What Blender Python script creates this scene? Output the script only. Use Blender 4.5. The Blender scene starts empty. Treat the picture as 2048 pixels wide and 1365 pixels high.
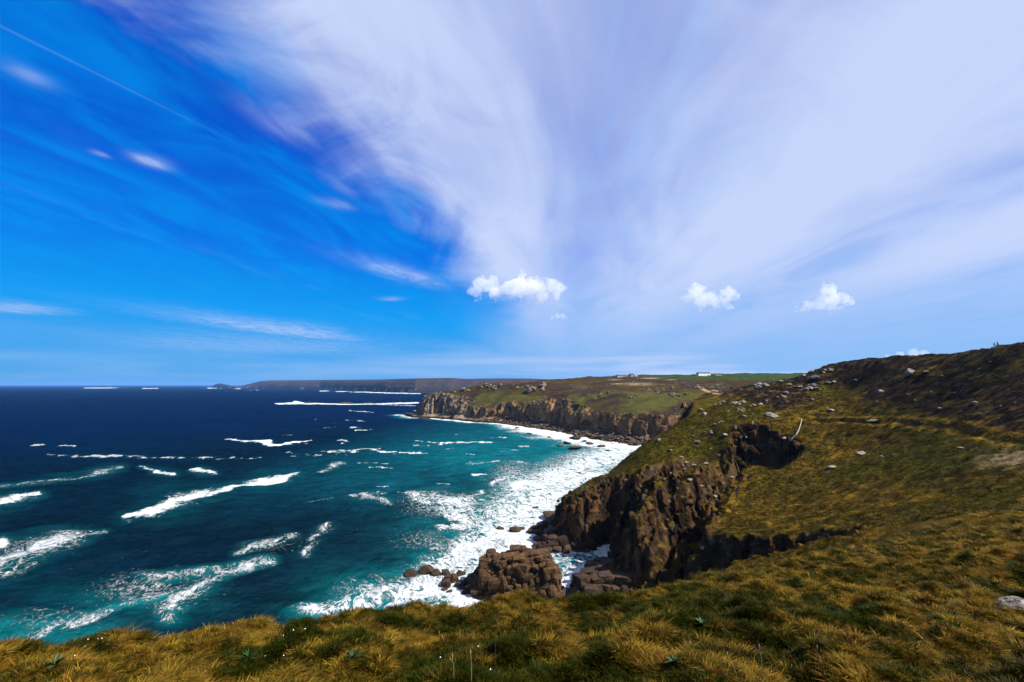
import bpy, bmesh, math, random, time
import numpy as np
from mathutils import Vector, Matrix
T0 = time.time()
random.seed(7)
RNG = np.random.default_rng(11)
scene = bpy.context.scene
COL = scene.collection

# ------------------------------------------------------------------ camera
FPX, W0, H0, HOR = 910.0, 2048.0, 1365.0, 770.0      # photo pixels
CAMZ = 65.0
PITCH = math.atan((HOR - H0 / 2) / FPX)
cam_d = bpy.data.cameras.new('camera')
cam = bpy.data.objects.new('camera', cam_d)
COL.objects.link(cam)
cam.location = (0, 0, CAMZ)
cam.rotation_euler = (math.pi / 2 + PITCH, 0, 0)
cam_d.sensor_width = 36.0
cam_d.lens = 36.0 * FPX / W0
cam_d.clip_start = 0.1
cam_d.clip_end = 200000.0
scene.camera = cam
scene.view_settings.view_transform = 'Standard'
scene.view_settings.look = 'None'
EXPO = 1.2
scene.view_settings.exposure = EXPO
scene.view_settings.gamma = 1.0
scene.cycles.max_bounces = 20
scene.cycles.diffuse_bounces = 3
scene.cycles.glossy_bounces = 2
scene.cycles.volume_bounces = 20
scene.cycles.transparent_max_bounces = 8

SUN_AZ, SUN_EL = math.radians(105), math.radians(47)   # azimuth clockwise from the view direction
sunv = Vector((math.sin(SUN_AZ) * math.cos(SUN_EL), math.cos(SUN_AZ) * math.cos(SUN_EL), math.sin(SUN_EL)))


# ------------------------------------------------------------------ node helper
class NT:
    def __init__(self, tree):
        self.t = tree
        tree.nodes.clear()

    def n(self, typ, **kw):
        nd = self.t.nodes.new(typ)
        for k, v in kw.items():
            setattr(nd, k, v)
        return nd

    def link(self, a, b):
        self.t.links.new(a, b)

    def put(self, sock, v):
        if v is None:
            return
        if isinstance(v, bpy.types.NodeSocket):
            self.link(v, sock)
        else:
            if sock.type == 'RGBA' and len(v) == 3:
                v = (*v, 1)
            sock.default_value = v

    def m(self, op, a, b=None, c=None, clamp=False):
        nd = self.n('ShaderNodeMath', operation=op, use_clamp=clamp)
        for i, v in enumerate((a, b, c)):
            self.put(nd.inputs[i], v)
        return nd.outputs[0]

    def mr(self, v, a, b, c=0.0, d=1.0, smooth=True):
        nd = self.n('ShaderNodeMapRange', interpolation_type='SMOOTHSTEP' if smooth else 'LINEAR')
        for i, x in enumerate((v, a, b, c, d)):
            self.put(nd.inputs[i], x)
        return nd.outputs[0]

    def mix(self, f, a, b, blend='MIX'):
        nd = self.n('ShaderNodeMix', data_type='RGBA', blend_type=blend)
        self.put(nd.inputs[0], f); self.put(nd.inputs[6], a); self.put(nd.inputs[7], b)
        return nd.outputs[2]

    def noise(self, vec, scale, detail=4, rough=.55, dist=0.0, typ='FBM'):
        nd = self.n('ShaderNodeTexNoise', noise_type=typ)
        self.put(nd.inputs['Vector'], vec)
        self.put(nd.inputs['Scale'], scale)
        nd.inputs['Detail'].default_value = detail
        nd.inputs['Roughness'].default_value = rough
        nd.inputs['Distortion'].default_value = dist
        return nd.outputs[0]

    def xyz(self, a, b, c):
        nd = self.n('ShaderNodeCombineXYZ')
        for i, v in enumerate((a, b, c)):
            self.put(nd.inputs[i], v)
        return nd.outputs[0]

    def sep(self, v):
        nd = self.n('ShaderNodeSeparateXYZ')
        self.link(v, nd.inputs[0])
        return nd.outputs

    def vscale(self, v, s):
        nd = self.n('ShaderNodeVectorMath', operation='MULTIPLY')
        self.link(v, nd.inputs[0]); nd.inputs[1].default_value = s
        return nd.outputs[0]

    def attr(self, name, typ='GEOMETRY'):
        nd = self.n('ShaderNodeAttribute', attribute_name=name, attribute_type=typ)
        return nd.outputs

    def bump(self, h, strength=.5, dist=.1):
        nd = self.n('ShaderNodeBump')
        nd.inputs['Strength'].default_value = strength
        nd.inputs['Distance'].default_value = dist
        self.link(h, nd.inputs['Height'])
        return nd.outputs[0]

    def pos(self):
        return self.n('ShaderNodeNewGeometry').outputs['Position']

    def out(self, surf, normal=None, **kw):
        o = self.n('ShaderNodeOutputMaterial')
        p = self.n('ShaderNodeBsdfPrincipled')
        self.put(p.inputs['Base Color'], surf)
        for k, v in kw.items():
            self.put(p.inputs[k.replace('_', ' ')], v)
        if normal is not None:
            self.link(normal, p.inputs['Normal'])
        self.link(p.outputs[0], o.inputs[0])
        return p


def mat(name):
    m = bpy.data.materials.new(name)
    m.use_nodes = True
    return m, NT(m.node_tree)


# ------------------------------------------------------------------ pixel helpers
CP, SP = math.cos(PITCH), math.sin(PITCH)


def ray(px, py):
    cx = (px - W0 / 2) / FPX
    cy = -(py - H0 / 2) / FPX
    return np.array([cx, CP - SP * cy, SP + CP * cy])


def at(px, py, t):
    return np.array([0, 0, CAMZ]) + t * ray(px, py)


def onsea(px, py):
    r = ray(px, py)
    return at(px, py, CAMZ / max(1e-4, -r[2]))


def topix(X, Y, Z):
    dz = Z - CAMZ
    f = CP * Y + SP * dz
    u = -SP * Y + CP * dz
    f = np.maximum(f, 1e-3)
    return W0 / 2 + FPX * X / f, H0 / 2 - FPX * u / f


# ------------------------------------------------------------------ world
world = bpy.data.worlds.new('World')
scene.world = world
world.use_nodes = True
wt = NT(world.node_tree)


def build_world():
    n = wt
    sky = n.n('ShaderNodeTexSky', sky_type='NISHITA')
    sky.sun_disc = False
    sky.sun_elevation = SUN_EL
    sky.sun_rotation = SUN_AZ
    sky.altitude = 60
    sky.air_density = 1.0
    sky.dust_density = 0.6
    sky.ozone_density = 2.5
    d = n.n('ShaderNodeTexCoord').outputs['Generated']
    x, y, z = n.sep(d)
    K = 0.10
    KE = K * 2 ** EXPO
    ramp = n.n('ShaderNodeValToRGB')
    el = ramp.color_ramp.elements
    stops = [(0.0, (.02, .33, .70)), (.035, (.015, .36, .80)), (.138, (.0, .335, .90)), (.27, (.0, .172, .80)), (.38, (.0, .116, .68)), (.5, (.0, .085, .60)), (.8, (.0, .055, .47)), (1, (.0, .05, .43))]
    el[0].position, el[0].color = stops[0][0], (*stops[0][1], 1)
    el[1].position, el[1].color = stops[-1][0], (*stops[-1][1], 1)
    for p_, c_ in stops[1:-1]:
        e_ = el.new(p_); e_.color = (*c_, 1)
    n.link(z, ramp.inputs[0])
    sc_ = n.n('ShaderNodeVectorMath', operation='SCALE')
    n.link(ramp.outputs[0], sc_.inputs[0]); sc_.inputs[3].default_value = 1 / KE
    base = n.mix(.995, sky.outputs[0], sc_.outputs[0])
    zz = n.m('MAXIMUM', z, 0.012)
    # the cirrus sheet as a flat layer overhead: u along the streaks, v across them
    a = math.radians(7.5)
    Px, Py = n.m('DIVIDE', x, zz), n.m('DIVIDE', y, zz)
    v = n.m('SUBTRACT', n.m('MULTIPLY', Px, math.cos(a)), n.m('MULTIPLY', Py, math.sin(a)))
    u = n.m('ADD', n.m('MULTIPLY', Px, math.sin(a)), n.m('MULTIPLY', Py, math.cos(a)))
    uv = n.xyz(n.m('MULTIPLY', u, .42), v, 0.0)
    n1 = n.noise(uv, .9, 6, .55, .6)
    n2 = n.noise(n.xyz(n.m('MULTIPLY', u, .30), n.m('MULTIPLY', v, 1.0), 3.7), 2.0, 7, .58, 1.4)
    nd = n.noise(n.vscale(d, (1.0, 1.0, 1.4)), 3.2, 6, .58, 1.2)
    n2 = n.m('ADD', n.m('MULTIPLY', n2, .68), n.m('MULTIPLY', nd, .32))
    big = n.noise(n.xyz(n.m('MULTIPLY', u, .5), v, 9.1), .55, 3, .5, .2)
    vv = n.m('ADD', v, n.m('ADD', n.m('MULTIPLY', n.m('SUBTRACT', n1, .5), 1.3), n.m('MULTIPLY', n.m('SUBTRACT', nd, .5), 1.0)))
    mass = n.mr(vv, -1.18, -.40)
    low = n.mr(z, .24, .07)
    mlow = n.mr(n.m('ADD', x, n.m('MULTIPLY', n.m('SUBTRACT', nd, .5), .3)), -.20, .12)
    mass = n.m('ADD', n.m('MULTIPLY', mass, n.m('SUBTRACT', 1.0, low)), n.m('MULTIPLY', mlow, low))
    # density inside the sheet and wisps outside
    dens = n.m('ADD', n.m('MULTIPLY', n2, .55), n.m('MULTIPLY', big, .45))

    def band(c0, sg, amp):
        t_ = n.m('DIVIDE', n.m('SUBTRACT', n.m('ADD', v, n.m('MULTIPLY', n.m('SUBTRACT', n1, .5), .5)), c0), sg)
        return n.m('MULTIPLY', n.m('EXPONENT', n.m('MULTIPLY', n.m('MULTIPLY', t_, t_), -1.0)), amp)
    for bd in ((-.50, .40, .10), (.10, .17, -.10), (1.1, .6, .16), (2.2, .30, -.06), (3.0, .7, .20)):
        dens = n.m('ADD', dens, band(*bd))
    lw_ = n.m('MULTIPLY', low, .75)
    dens = n.m('ADD', n.m('MULTIPLY', dens, n.m('SUBTRACT', 1.0, lw_)), n.m('MULTIPLY', lw_, .56))
    sheet = n.m('MULTIPLY', n.m('MULTIPLY', mass, n.mr(dens, .28, .74, .46, 1.0)), n.mr(z, .02, .26, .55, 1.0))
    wisp = n.m('MULTIPLY', n.mr(n2, .50, .82), n.mr(n1, .42, .72))
    wisp = n.m('MULTIPLY', wisp, .2)

    nf = n.noise(n.xyz(n.m('MULTIPLY', u, .5), v, 1.3), 6.0, 5, .6, .8)

    def lay(px, py):
        r = ray(px, py)
        return np.array([r[0] * math.sin(a) + r[1] * math.cos(a), r[0] * math.cos(a) - r[1] * math.sin(a)]) / r[2]

    def wisp2(p1, p2, wid, amp):
        # soft wisp between two places of the cirrus layer
        A_, B_ = lay(*p1), lay(*p2)
        M_ = (A_ + B_) / 2; D_ = B_ - A_
        rx = np.linalg.norm(D_) / 2; D_ = D_ / (2 * rx)
        e_ = lay((p1[0] + p2[0]) / 2, (p1[1] + p2[1]) / 2 + wid) - M_
        ry = max(abs(float(-e_[0] * D_[1] + e_[1] * D_[0])), .01)
        du, dv = n.m('SUBTRACT', u, float(M_[0])), n.m('SUBTRACT', v, float(M_[1]))
        p = n.m('DIVIDE', n.m('ADD', n.m('MULTIPLY', du, float(D_[0])), n.m('MULTIPLY', dv, float(D_[1]))), float(rx) * .8)
        q = n.m('DIVIDE', n.m('SUBTRACT', n.m('MULTIPLY', dv, float(D_[0])), n.m('MULTIPLY', du, float(D_[1]))), float(ry))
        rr = n.m('ADD', n.m('MULTIPLY', p, p), n.m('MULTIPLY', q, q))
        rr = n.m('ADD', rr, n.m('MULTIPLY', n.m('SUBTRACT', nf, .5), 3.0))
        return n.m('MULTIPLY', n.m('MINIMUM', n.m('EXPONENT', n.m('MULTIPLY', rr, -1.3)), 1.0), amp)
    blobs = None
    for args in (((15, 118), (98, 182), 22, .26), ((262, 304), (346, 340), 13, .5), ((480, 195), (640, 300), 26, .42), ((628, 394), (706, 420), 9, .36),
                 ((640, 335), (715, 398), 16, .22), ((690, 508), (900, 580), 15, .45), ((265, 612), (740, 688), 14, .5), ((400, 632), (680, 672), 15, .3),
                 ((-160, 598), (158, 630), 12, .42), ((756, 595), (806, 601), 5, .3), ((182, 298), (214, 318), 8, .25), ((30, 660), (760, 712), 22, .3)):
        b = wisp2(*args)
        blobs = b if blobs is None else n.m('MAXIMUM', blobs, b)
    # contrail: a straight line in the layer
    r1, r2 = ray(0, 52), ray(480, 290)
    q1 = np.array([(r1[0] * math.sin(a) + r1[1] * math.cos(a)), (r1[0] * math.cos(a) - r1[1] * math.sin(a))]) / r1[2]
    q2 = np.array([(r2[0] * math.sin(a) + r2[1] * math.cos(a)), (r2[0] * math.cos(a) - r2[1] * math.sin(a))]) / r2[2]
    dd = (q2 - q1) / np.linalg.norm(q2 - q1)
    lat = n.m('ABSOLUTE', n.m('SUBTRACT', n.m('MULTIPLY', n.m('SUBTRACT', u, float(q1[0])), float(dd[1])),
                              n.m('MULTIPLY', n.m('SUBTRACT', v, float(q1[1])), float(dd[0]))))
    lon = n.m('ADD', n.m('MULTIPLY', n.m('SUBTRACT', u, float(q1[0])), float(dd[0])),
              n.m('MULTIPLY', n.m('SUBTRACT', v, float(q1[1])), float(dd[1])))
    trail = n.m('MULTIPLY', n.mr(lat, .012, .0), n.mr(lon, .9, -.4, 0, .13))
    trail = n.m('MULTIPLY', trail, n.mr(n2, .25, .6, .4, 1))
    cl = n.m('MAXIMUM', n.m('MAXIMUM', sheet, wisp), n.m('MAXIMUM', blobs, trail))
    # thin veil low over the horizon
    veil = n.m('MULTIPLY', n.m('MULTIPLY', n.mr(z, .13, .02), n.mr(x, -.40, .35, .8, 2.3)), n.mr(n.noise(n.xyz(x, y, n.m('MULTIPLY', z, 14)), 2.2, 4, .5, .3), .3, .75, .12, .5))
    cl = n.m('MAXIMUM', cl, veil)
    cl = n.m('MINIMUM', cl, .95)
    ccol = (0.60 / KE, 0.70 / KE, 0.975 / KE)
    thin = n.noise(n.xyz(n.m('MULTIPLY', u, .35), v, 5.5), 2.4, 6, .55, 1.2)
    base = n.mix(n.mr(thin, .38, .72, 0, .55), base, (0.0, .33 / KE, .92 / KE))
    col = n.mix(cl, base, ccol)
    bg = n.n('ShaderNodeBackground')
    n.link(col, bg.inputs[0])
    bg.inputs[1].default_value = K
    o = n.n('ShaderNodeOutputWorld')
    n.link(bg.outputs[0], o.inputs[0])


build_world()
sun_d = bpy.data.lights.new('sun', 'SUN')
sun_d.energy = 5.0
sun_d.angle = math.radians(0.53)
sun_d.color = (1.0, .95, .86)
sun = bpy.data.objects.new('sun', sun_d)
COL.objects.link(sun)
sun.rotation_euler = sunv.to_track_quat('Z', 'Y').to_euler()


# ------------------------------------------------------------------ numpy noise
def hsh(ix, iy, iz=0, seed=0):
    h = (np.asarray(ix).astype(np.int64) * 374761393 + np.asarray(iy).astype(np.int64) * 668265263
         + np.asarray(iz).astype(np.int64) * 2147483647 + seed * 974634321) & 0xFFFFFFFF
    h = ((h ^ (h >> 13)) * 1274126177) & 0xFFFFFFFF
    h = ((h ^ (h >> 16)) * 2246822519) & 0xFFFFFFFF
    return ((h ^ (h >> 15)) & 0xFFFFFF).astype(np.float32) / 16777215.0


def vn2(x, y, seed=0):
    ix, iy = np.floor(x), np.floor(y)
    fx, fy = x - ix, y - iy
    fx = fx * fx * fx * (fx * (fx * 6 - 15) + 10); fy = fy * fy * fy * (fy * (fy * 6 - 15) + 10)
    a = hsh(ix, iy, 0, seed); b = hsh(ix + 1, iy, 0, seed)
    c = hsh(ix, iy + 1, 0, seed); d = hsh(ix + 1, iy + 1, 0, seed)
    return (a + (b - a) * fx) * (1 - fy) + (c + (d - c) * fx) * fy


def vn3(x, y, z, seed=0):
    iz = np.floor(z)
    fz = z - iz
    fz = fz * fz * (3 - 2 * fz)
    s = (iz.astype(np.int64) * 131)
    ix, iy = np.floor(x), np.floor(y)
    fx, fy = x - ix, y - iy
    fx = fx * fx * (3 - 2 * fx); fy = fy * fy * (3 - 2 * fy)
    r = 0
    for k in (0, 1):
        a = hsh(ix, iy, iz + k, seed); b = hsh(ix + 1, iy, iz + k, seed)
        c = hsh(ix, iy + 1, iz + k, seed); d = hsh(ix + 1, iy + 1, iz + k, seed)
        v = (a + (b - a) * fx) * (1 - fy) + (c + (d - c) * fx) * fy
        r = r + v * ((1 - fz) if k == 0 else fz)
    return r


def fbm2(x, y, oct=4, seed=0, g=.5):
    r, a, tot = 0, 1.0, 0
    c, s = math.cos(.6), math.sin(.6)
    for o in range(oct):
        r = r + a * vn2(x, y, seed + o); tot += a
        x, y = (x * c - y * s) * 2.03 + 11.3, (x * s + y * c) * 2.03 + 5.7
        a *= g
    return r / tot


def sstep(a, b, x):
    t = np.clip((x - a) / (b - a), 0, 1)
    return t * t * (3 - 2 * t)


def smin(a, b, k):
    h = np.clip(.5 + .5 * (b - a) / k, 0, 1)
    return b + (a - b) * h - k * h * (1 - h)


def polydist(x, y, P, vals=None):
    best = np.full(x.shape, 1e9); bv = np.zeros(x.shape)
    for i in range(len(P) - 1):
        ax, ay = P[i][:2]; bx, by = P[i + 1][:2]
        dx, dy = bx - ax, by - ay
        t = np.clip(((x - ax) * dx + (y - ay) * dy) / (dx * dx + dy * dy + 1e-9), 0, 1)
        d = np.hypot(x - ax - t * dx, y - ay - t * dy)
        if vals is not None:
            v = vals[i] + (vals[i + 1] - vals[i]) * t
            bv = np.where(d < best, v, bv)
        best = np.minimum(best, d)
    return (best, bv) if vals is not None else best


def inside(x, y, P):
    r = np.zeros(x.shape, bool)
    n = len(P)
    for i in range(n):
        ax, ay = P[i][:2]; bx, by = P[(i + 1) % n][:2]
        if ay == by:
            continue
        c = ((ay > y) != (by > y)) & (x < (bx - ax) * (y - ay) / (by - ay) + ax)
        r ^= c
    return r


class TPS:
    def __init__(self, pts, lam=1.0, sc=50.0):
        P = np.array(pts, float)
        self.x, self.s = P[:, :2] / sc, sc
        n = len(P)
        A = np.zeros((n + 3, n + 3))
        d = np.linalg.norm(self.x[:, None] - self.x[None], axis=2)
        A[:n, :n] = d * d * np.log(d + 1e-9) + np.eye(n) * lam
        A[:n, n] = 1; A[:n, n + 1:] = self.x
        A[n:, :n] = A[:n, n:].T
        self.w = np.linalg.solve(A, np.concatenate([P[:, 2], np.zeros(3)]))

    def __call__(self, X, Y):
        x, y = X / self.s, Y / self.s
        n = len(self.x)
        r = self.w[n] + self.w[n + 1] * x + self.w[n + 2] * y
        for i in range(n):
            d2 = (x - self.x[i, 0]) ** 2 + (y - self.x[i, 1]) ** 2
            r = r + self.w[i] * .5 * d2 * np.log(d2 + 1e-12)
        return r


# ------------------------------------------------------------------ mesh helpers
def mesh_np(name, V, F, smooth=True):
    V = np.asarray(V, np.float32); F = np.asarray(F, np.int32)
    me = bpy.data.meshes.new(name)
    k = F.shape[1]
    me.vertices.add(len(V)); me.vertices.foreach_set('co', V.ravel())
    me.loops.add(F.size); me.loops.foreach_set('vertex_index', F.ravel())
    me.polygons.add(len(F))
    me.polygons.foreach_set('loop_start', np.arange(0, F.size, k, dtype=np.int32))
    try:
        me.polygons.foreach_set('loop_total', np.full(len(F), k, np.int32))
    except Exception:
        pass
    me.polygons.foreach_set('use_smooth', np.full(len(F), smooth, bool))
    me.update(calc_edges=True)
    return me


def vattr(me, name, arr, typ='FLOAT'):
    a = me.attributes.new(name, typ, 'POINT')
    if typ == 'FLOAT_COLOR':
        c = np.ones((len(arr), 4), np.float32); c[:, :3] = arr
        a.data.foreach_set('color', c.ravel())
    elif typ == 'FLOAT_VECTOR':
        a.data.foreach_set('vector', np.asarray(arr, np.float32).ravel())
    elif typ == 'INT':
        a.data.foreach_set('value', np.asarray(arr, np.int32))
    else:
        a.data.foreach_set('value', np.asarray(arr, np.float32))


def link(name, me, material=None, parent=None, **props):
    o = bpy.data.objects.new(name, me)
    COL.objects.link(o)
    if material and me is not None and not me.materials:
        me.materials.append(material)
    if parent:
        o.parent = parent
    for k, v in props.items():
        o[k] = v
    return o


def gridfaces(nu, nv):
    i = np.arange((nu - 1) * nv).reshape(nu - 1, nv)[:, :-1].ravel()
    return np.stack([i, i + nv, i + nv + 1, i + 1], 1)


def surface_nets(D, org, h):
    S = D > 0
    nx, ny, nz = D.shape
    c = np.zeros((nx - 1, ny - 1, nz - 1), np.uint8)
    for a in (0, 1):
        for b in (0, 1):
            for e in (0, 1):
                c += S[a:nx - 1 + a, b:ny - 1 + b, e:nz - 1 + e]
    I, J, K = np.nonzero((c > 0) & (c < 8))
    del c
    idx = np.full((nx - 1, ny - 1, nz - 1), -1, np.int32)
    idx[I, J, K] = np.arange(len(I))
    acc = np.zeros((len(I), 3), np.float32); cnt = np.zeros(len(I), np.float32)
    for ax in range(3):
        for p in (0, 1):
            for q in (0, 1):
                o = [0, 0, 0]
                o[(ax + 1) % 3] = p; o[(ax + 2) % 3] = q
                e = list(o); e[ax] = 1
                d0 = D[I + o[0], J + o[1], K + o[2]]; d1 = D[I + e[0], J + e[1], K + e[2]]
                m = (d0 > 0) != (d1 > 0)
                t = np.where(m, d0 / np.where(m, d0 - d1, 1), 0)
                pt = np.array(o, np.float32)[None].repeat(len(I), 0)
                pt[:, ax] = t
                acc += pt * m[:, None]; cnt += m
    V = acc / cnt[:, None] + np.stack([I, J, K], 1)
    V = V * np.array(h, np.float32) + np.array(org, np.float32)
    quads = []
    for ax in range(3):
        sl0 = [slice(1, -1)] * 3; sl1 = [slice(1, -1)] * 3
        sl0[ax] = slice(0, -1); sl1[ax] = slice(1, None)
        a, b = S[tuple(sl0)], S[tuple(sl1)]
        i, j, k = np.nonzero(a != b)
        fl = a[i, j, k]
        g = [i, j, k]
        for d in range(3):
            if d != ax:
                g[d] = g[d] + 1
        b1, b2 = (ax + 1) % 3, (ax + 2) % 3

        def cell(p, q):
            e = [g[0].copy(), g[1].copy(), g[2].copy()]
            e[b1] -= p; e[b2] -= q
            return idx[e[0], e[1], e[2]]
        Q = np.stack([cell(1, 1), cell(0, 1), cell(0, 0), cell(1, 0)], 1)
        Q[~fl] = Q[~fl][:, ::-1]
        quads.append(Q)
    return V, np.concatenate(quads)


def normals(V, F):
    a = V[F[:, 2]] - V[F[:, 0]]; b = V[F[:, 3]] - V[F[:, 1]]
    n = np.cross(a, b)
    N = np.zeros_like(V)
    for k in range(4):
        np.add.at(N, F[:, k], n)
    return N / (np.linalg.norm(N, axis=1, keepdims=True) + 1e-9)


def bil(G, x, y, org, h):
    u = np.clip((x - org[0]) / h, 0, G.shape[0] - 1.001); v = np.clip((y - org[1]) / h, 0, G.shape[1] - 1.001)
    i, j = u.astype(np.int32), v.astype(np.int32)
    fx, fy = (u - i).astype(np.float32), (v - j).astype(np.float32)
    return (G[i, j] * (1 - fx) + G[i + 1, j] * fx) * (1 - fy) + (G[i, j + 1] * (1 - fx) + G[i + 1, j + 1] * fx) * fy


def minmax(G, r):
    lo, hi = G.copy(), G.copy()
    for ax in (0, 1):
        l2, h2 = lo.copy(), hi.copy()
        for s in range(1, r + 1):
            a = [slice(None)] * 2; b = [slice(None)] * 2
            a[ax] = slice(s, None); b[ax] = slice(None, -s)
            a, b = tuple(a), tuple(b)
            np.minimum(l2[a], lo[b], out=l2[a]); np.minimum(l2[b], lo[a], out=l2[b])
            np.maximum(h2[a], hi[b], out=h2[a]); np.maximum(h2[b], hi[a], out=h2[b])
        lo, hi = l2, h2
    return lo, hi


def jointcells(x, y, z, L, ang, seed, warp=1.0):
    """cell ids of a jointed rock mass: wavy courses of blocks, each course shifted"""
    w = L[0]
    wx = (vn3(x / (w * 2.2), y / (w * 2.2), z / (w * 3), seed) - .5) * w * 1.1 * warp
    wy = (vn3(x / (w * 2.2) + 31, y / (w * 2.2), z / (w * 3), seed + 1) - .5) * w * 1.1 * warp
    wz = (vn3(x / (w * 3), y / (w * 3) + 17, z / (w * 3), seed + 2) - .5) * L[2] * .9 * warp
    c, s = math.cos(ang), math.sin(ang)
    p = ((x + wx) * c + (y + wy) * s) / L[0]
    q = (-(x + wx) * s + (y + wy) * c) / L[1]
    k0 = np.floor(p); k1 = np.floor(q)
    r = (z + wz + (x * .12 + y * .05)) / L[2] + hsh(k0, k1, 3, seed) * .9
    k2 = np.floor(r)
    edge = np.minimum(np.minimum(np.minimum(p - k0, 1 - p + k0) * L[0], np.minimum(q - k1, 1 - q + k1) * L[1]),
                      np.minimum(r - k2, 1 - r + k2) * L[2])
    return k0, k1, k2, edge


def voxel_land(H, rock, org, h, zr, specs, R):
    """H: height grid, rock: 0..1 where the ground is bare jointed rock"""
    nx, ny = H.shape
    zs = np.arange(zr[0], zr[1], h, dtype=np.float32)
    D = H.astype(np.float32)[:, :, None] - zs[None, None, :]
    lo, hi = minmax(H, int(math.ceil(R / h)))
    m2 = rock > .02
    I, J = np.nonzero(m2)
    a = np.clip(((lo[I, J] - 1.5 - zr[0]) / h).astype(int), 0, len(zs) - 1)
    b = np.clip(((hi[I, J] + 1.5 - zr[0]) / h).astype(int) + 1, 1, len(zs))
    cnt = np.maximum(b - a, 0)
    II, JJ = np.repeat(I, cnt), np.repeat(J, cnt)
    off = np.arange(cnt.sum()) - np.repeat(np.cumsum(cnt) - cnt, cnt)
    KK = np.repeat(a, cnt) + off
    x = (org[0] + II * h).astype(np.float32); y = (org[1] + JJ * h).astype(np.float32); z = zs[KK]
    rk = rock[II, JJ].astype(np.float32)
    ox = np.zeros_like(x); oy = np.zeros_like(x); oz = np.zeros_like(x)
    for (L, amp, az, ang, seed, crack) in specs:
        k0, k1, k2, e = jointcells(x, y, z, L, ang, seed)
        ox += (hsh(k0, k1, k2, seed + 5) - .5) * 2 * amp
        oy += (hsh(k0, k1, k2, seed + 6) - .5) * 2 * amp
        oz += (hsh(k0, k1, k2, seed + 7) - .5) * 2 * az - crack * np.clip(1 - e / (h * .8), 0, 1)
    D[II, JJ, KK] = bil(H, x + ox * rk, y + oy * rk, org, h) - z + oz * rk
    np.clip(D, -h * 1.5, h * 1.5, out=D)
    D[:, :, 0] = h
    D[:, :, -1] = -h
    V, F = surface_nets(D, (org[0], org[1], zr[0]), h)
    return V, F


def LOG(s):
    print('[%5.1fs] %s' % (time.time() - T0, s), flush=True)


FAR_CTRL = [(560, 400, 84), (430, 420, 78), (300, 400, 74), (215, 430, 60), (-230, 1000, 30), (-100, 1050, 50), (0, 1200, 60), (200, 1500, 88), (600, 1400, 95),
            (-150, 985, 45), (750, 900, 90), (750, 600, 88)]
for px, py, t in [(1340, 838, 505), (1286, 824, 512), (1214, 828, 566), (1142, 818, 645), (1098, 802, 700), (1060, 815, 730), (1019, 808, 790), (944, 806, 868), (900, 800, 885), (834, 796, 906),
                  (870, 784, 925), (960, 776, 900), (1000, 773, 900), (1060, 774, 850), (1150, 782, 720), (1150, 772, 860), (1240, 790, 625), (1240, 765, 900),
                  (1350, 806, 560), (1430, 790, 560), (1300, 772, 760), (1400, 772, 760), (1470, 790, 540), (1500, 768, 720), (1570, 760, 760),
                  (1000, 771, 1010), (1100, 764, 1140), (1200, 757, 1300), (1300, 753, 1250), (1400, 752.5, 1080), (1500, 752, 1000), (1600, 751, 1000)]:
    FAR_CTRL.append(tuple(at(px, py, t)))
Lfar = TPS(FAR_CTRL, .01, 200)
FAR_COAST = [tuple(onsea(px, py)[:2]) for px, py in [(1275, 893), (1240, 888), (1200, 882), (1150, 872), (1100, 862), (1050, 855), (1000, 848), (950, 845), (900, 840), (860, 837), (822, 836), (800, 830)]]
FAR_COAST = [(60, 296), (92, 345), (130, 388), (165, 428), (178, 462), (165, 492)] + FAR_COAST + \
            [(-215, 985), (-170, 1040), (-90, 1090), (-30, 1250), (60, 1700), (900, 1700), (900, 250)]


def H_far(X, Y):
    L = Lfar(X, Y) + (fbm2(X / 60, Y / 60, 4, 151) - .5) * 7 + (fbm2(X / 14, Y / 14, 3, 153) - .5) * 4.5
    d = polydist(X, Y, FAR_COAST[:-3])
    ds = np.where(inside(X, Y, FAR_COAST), d, -d)
    wob = (fbm2(X / 38, Y / 38, 3, 155) - .5) * 84 + (fbm2(X / 12, Y / 12, 2, 157) - .5) * 14
    foot = np.clip(22 + wob * .4, 8, 46)                     # boulder apron, then the wall
    dw = ds + wob * .5 * sstep(4, 20, ds)
    cl = np.where(ds < 0, ds * .4 - .5, np.where(dw < foot, -.5 + .34 * dw, -.5 + .34 * foot + 2.3 * (dw - foot)))
    cl = np.where(ds < 0, ds * .4 - .5, cl)
    return smin(L, cl, 7)



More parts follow.
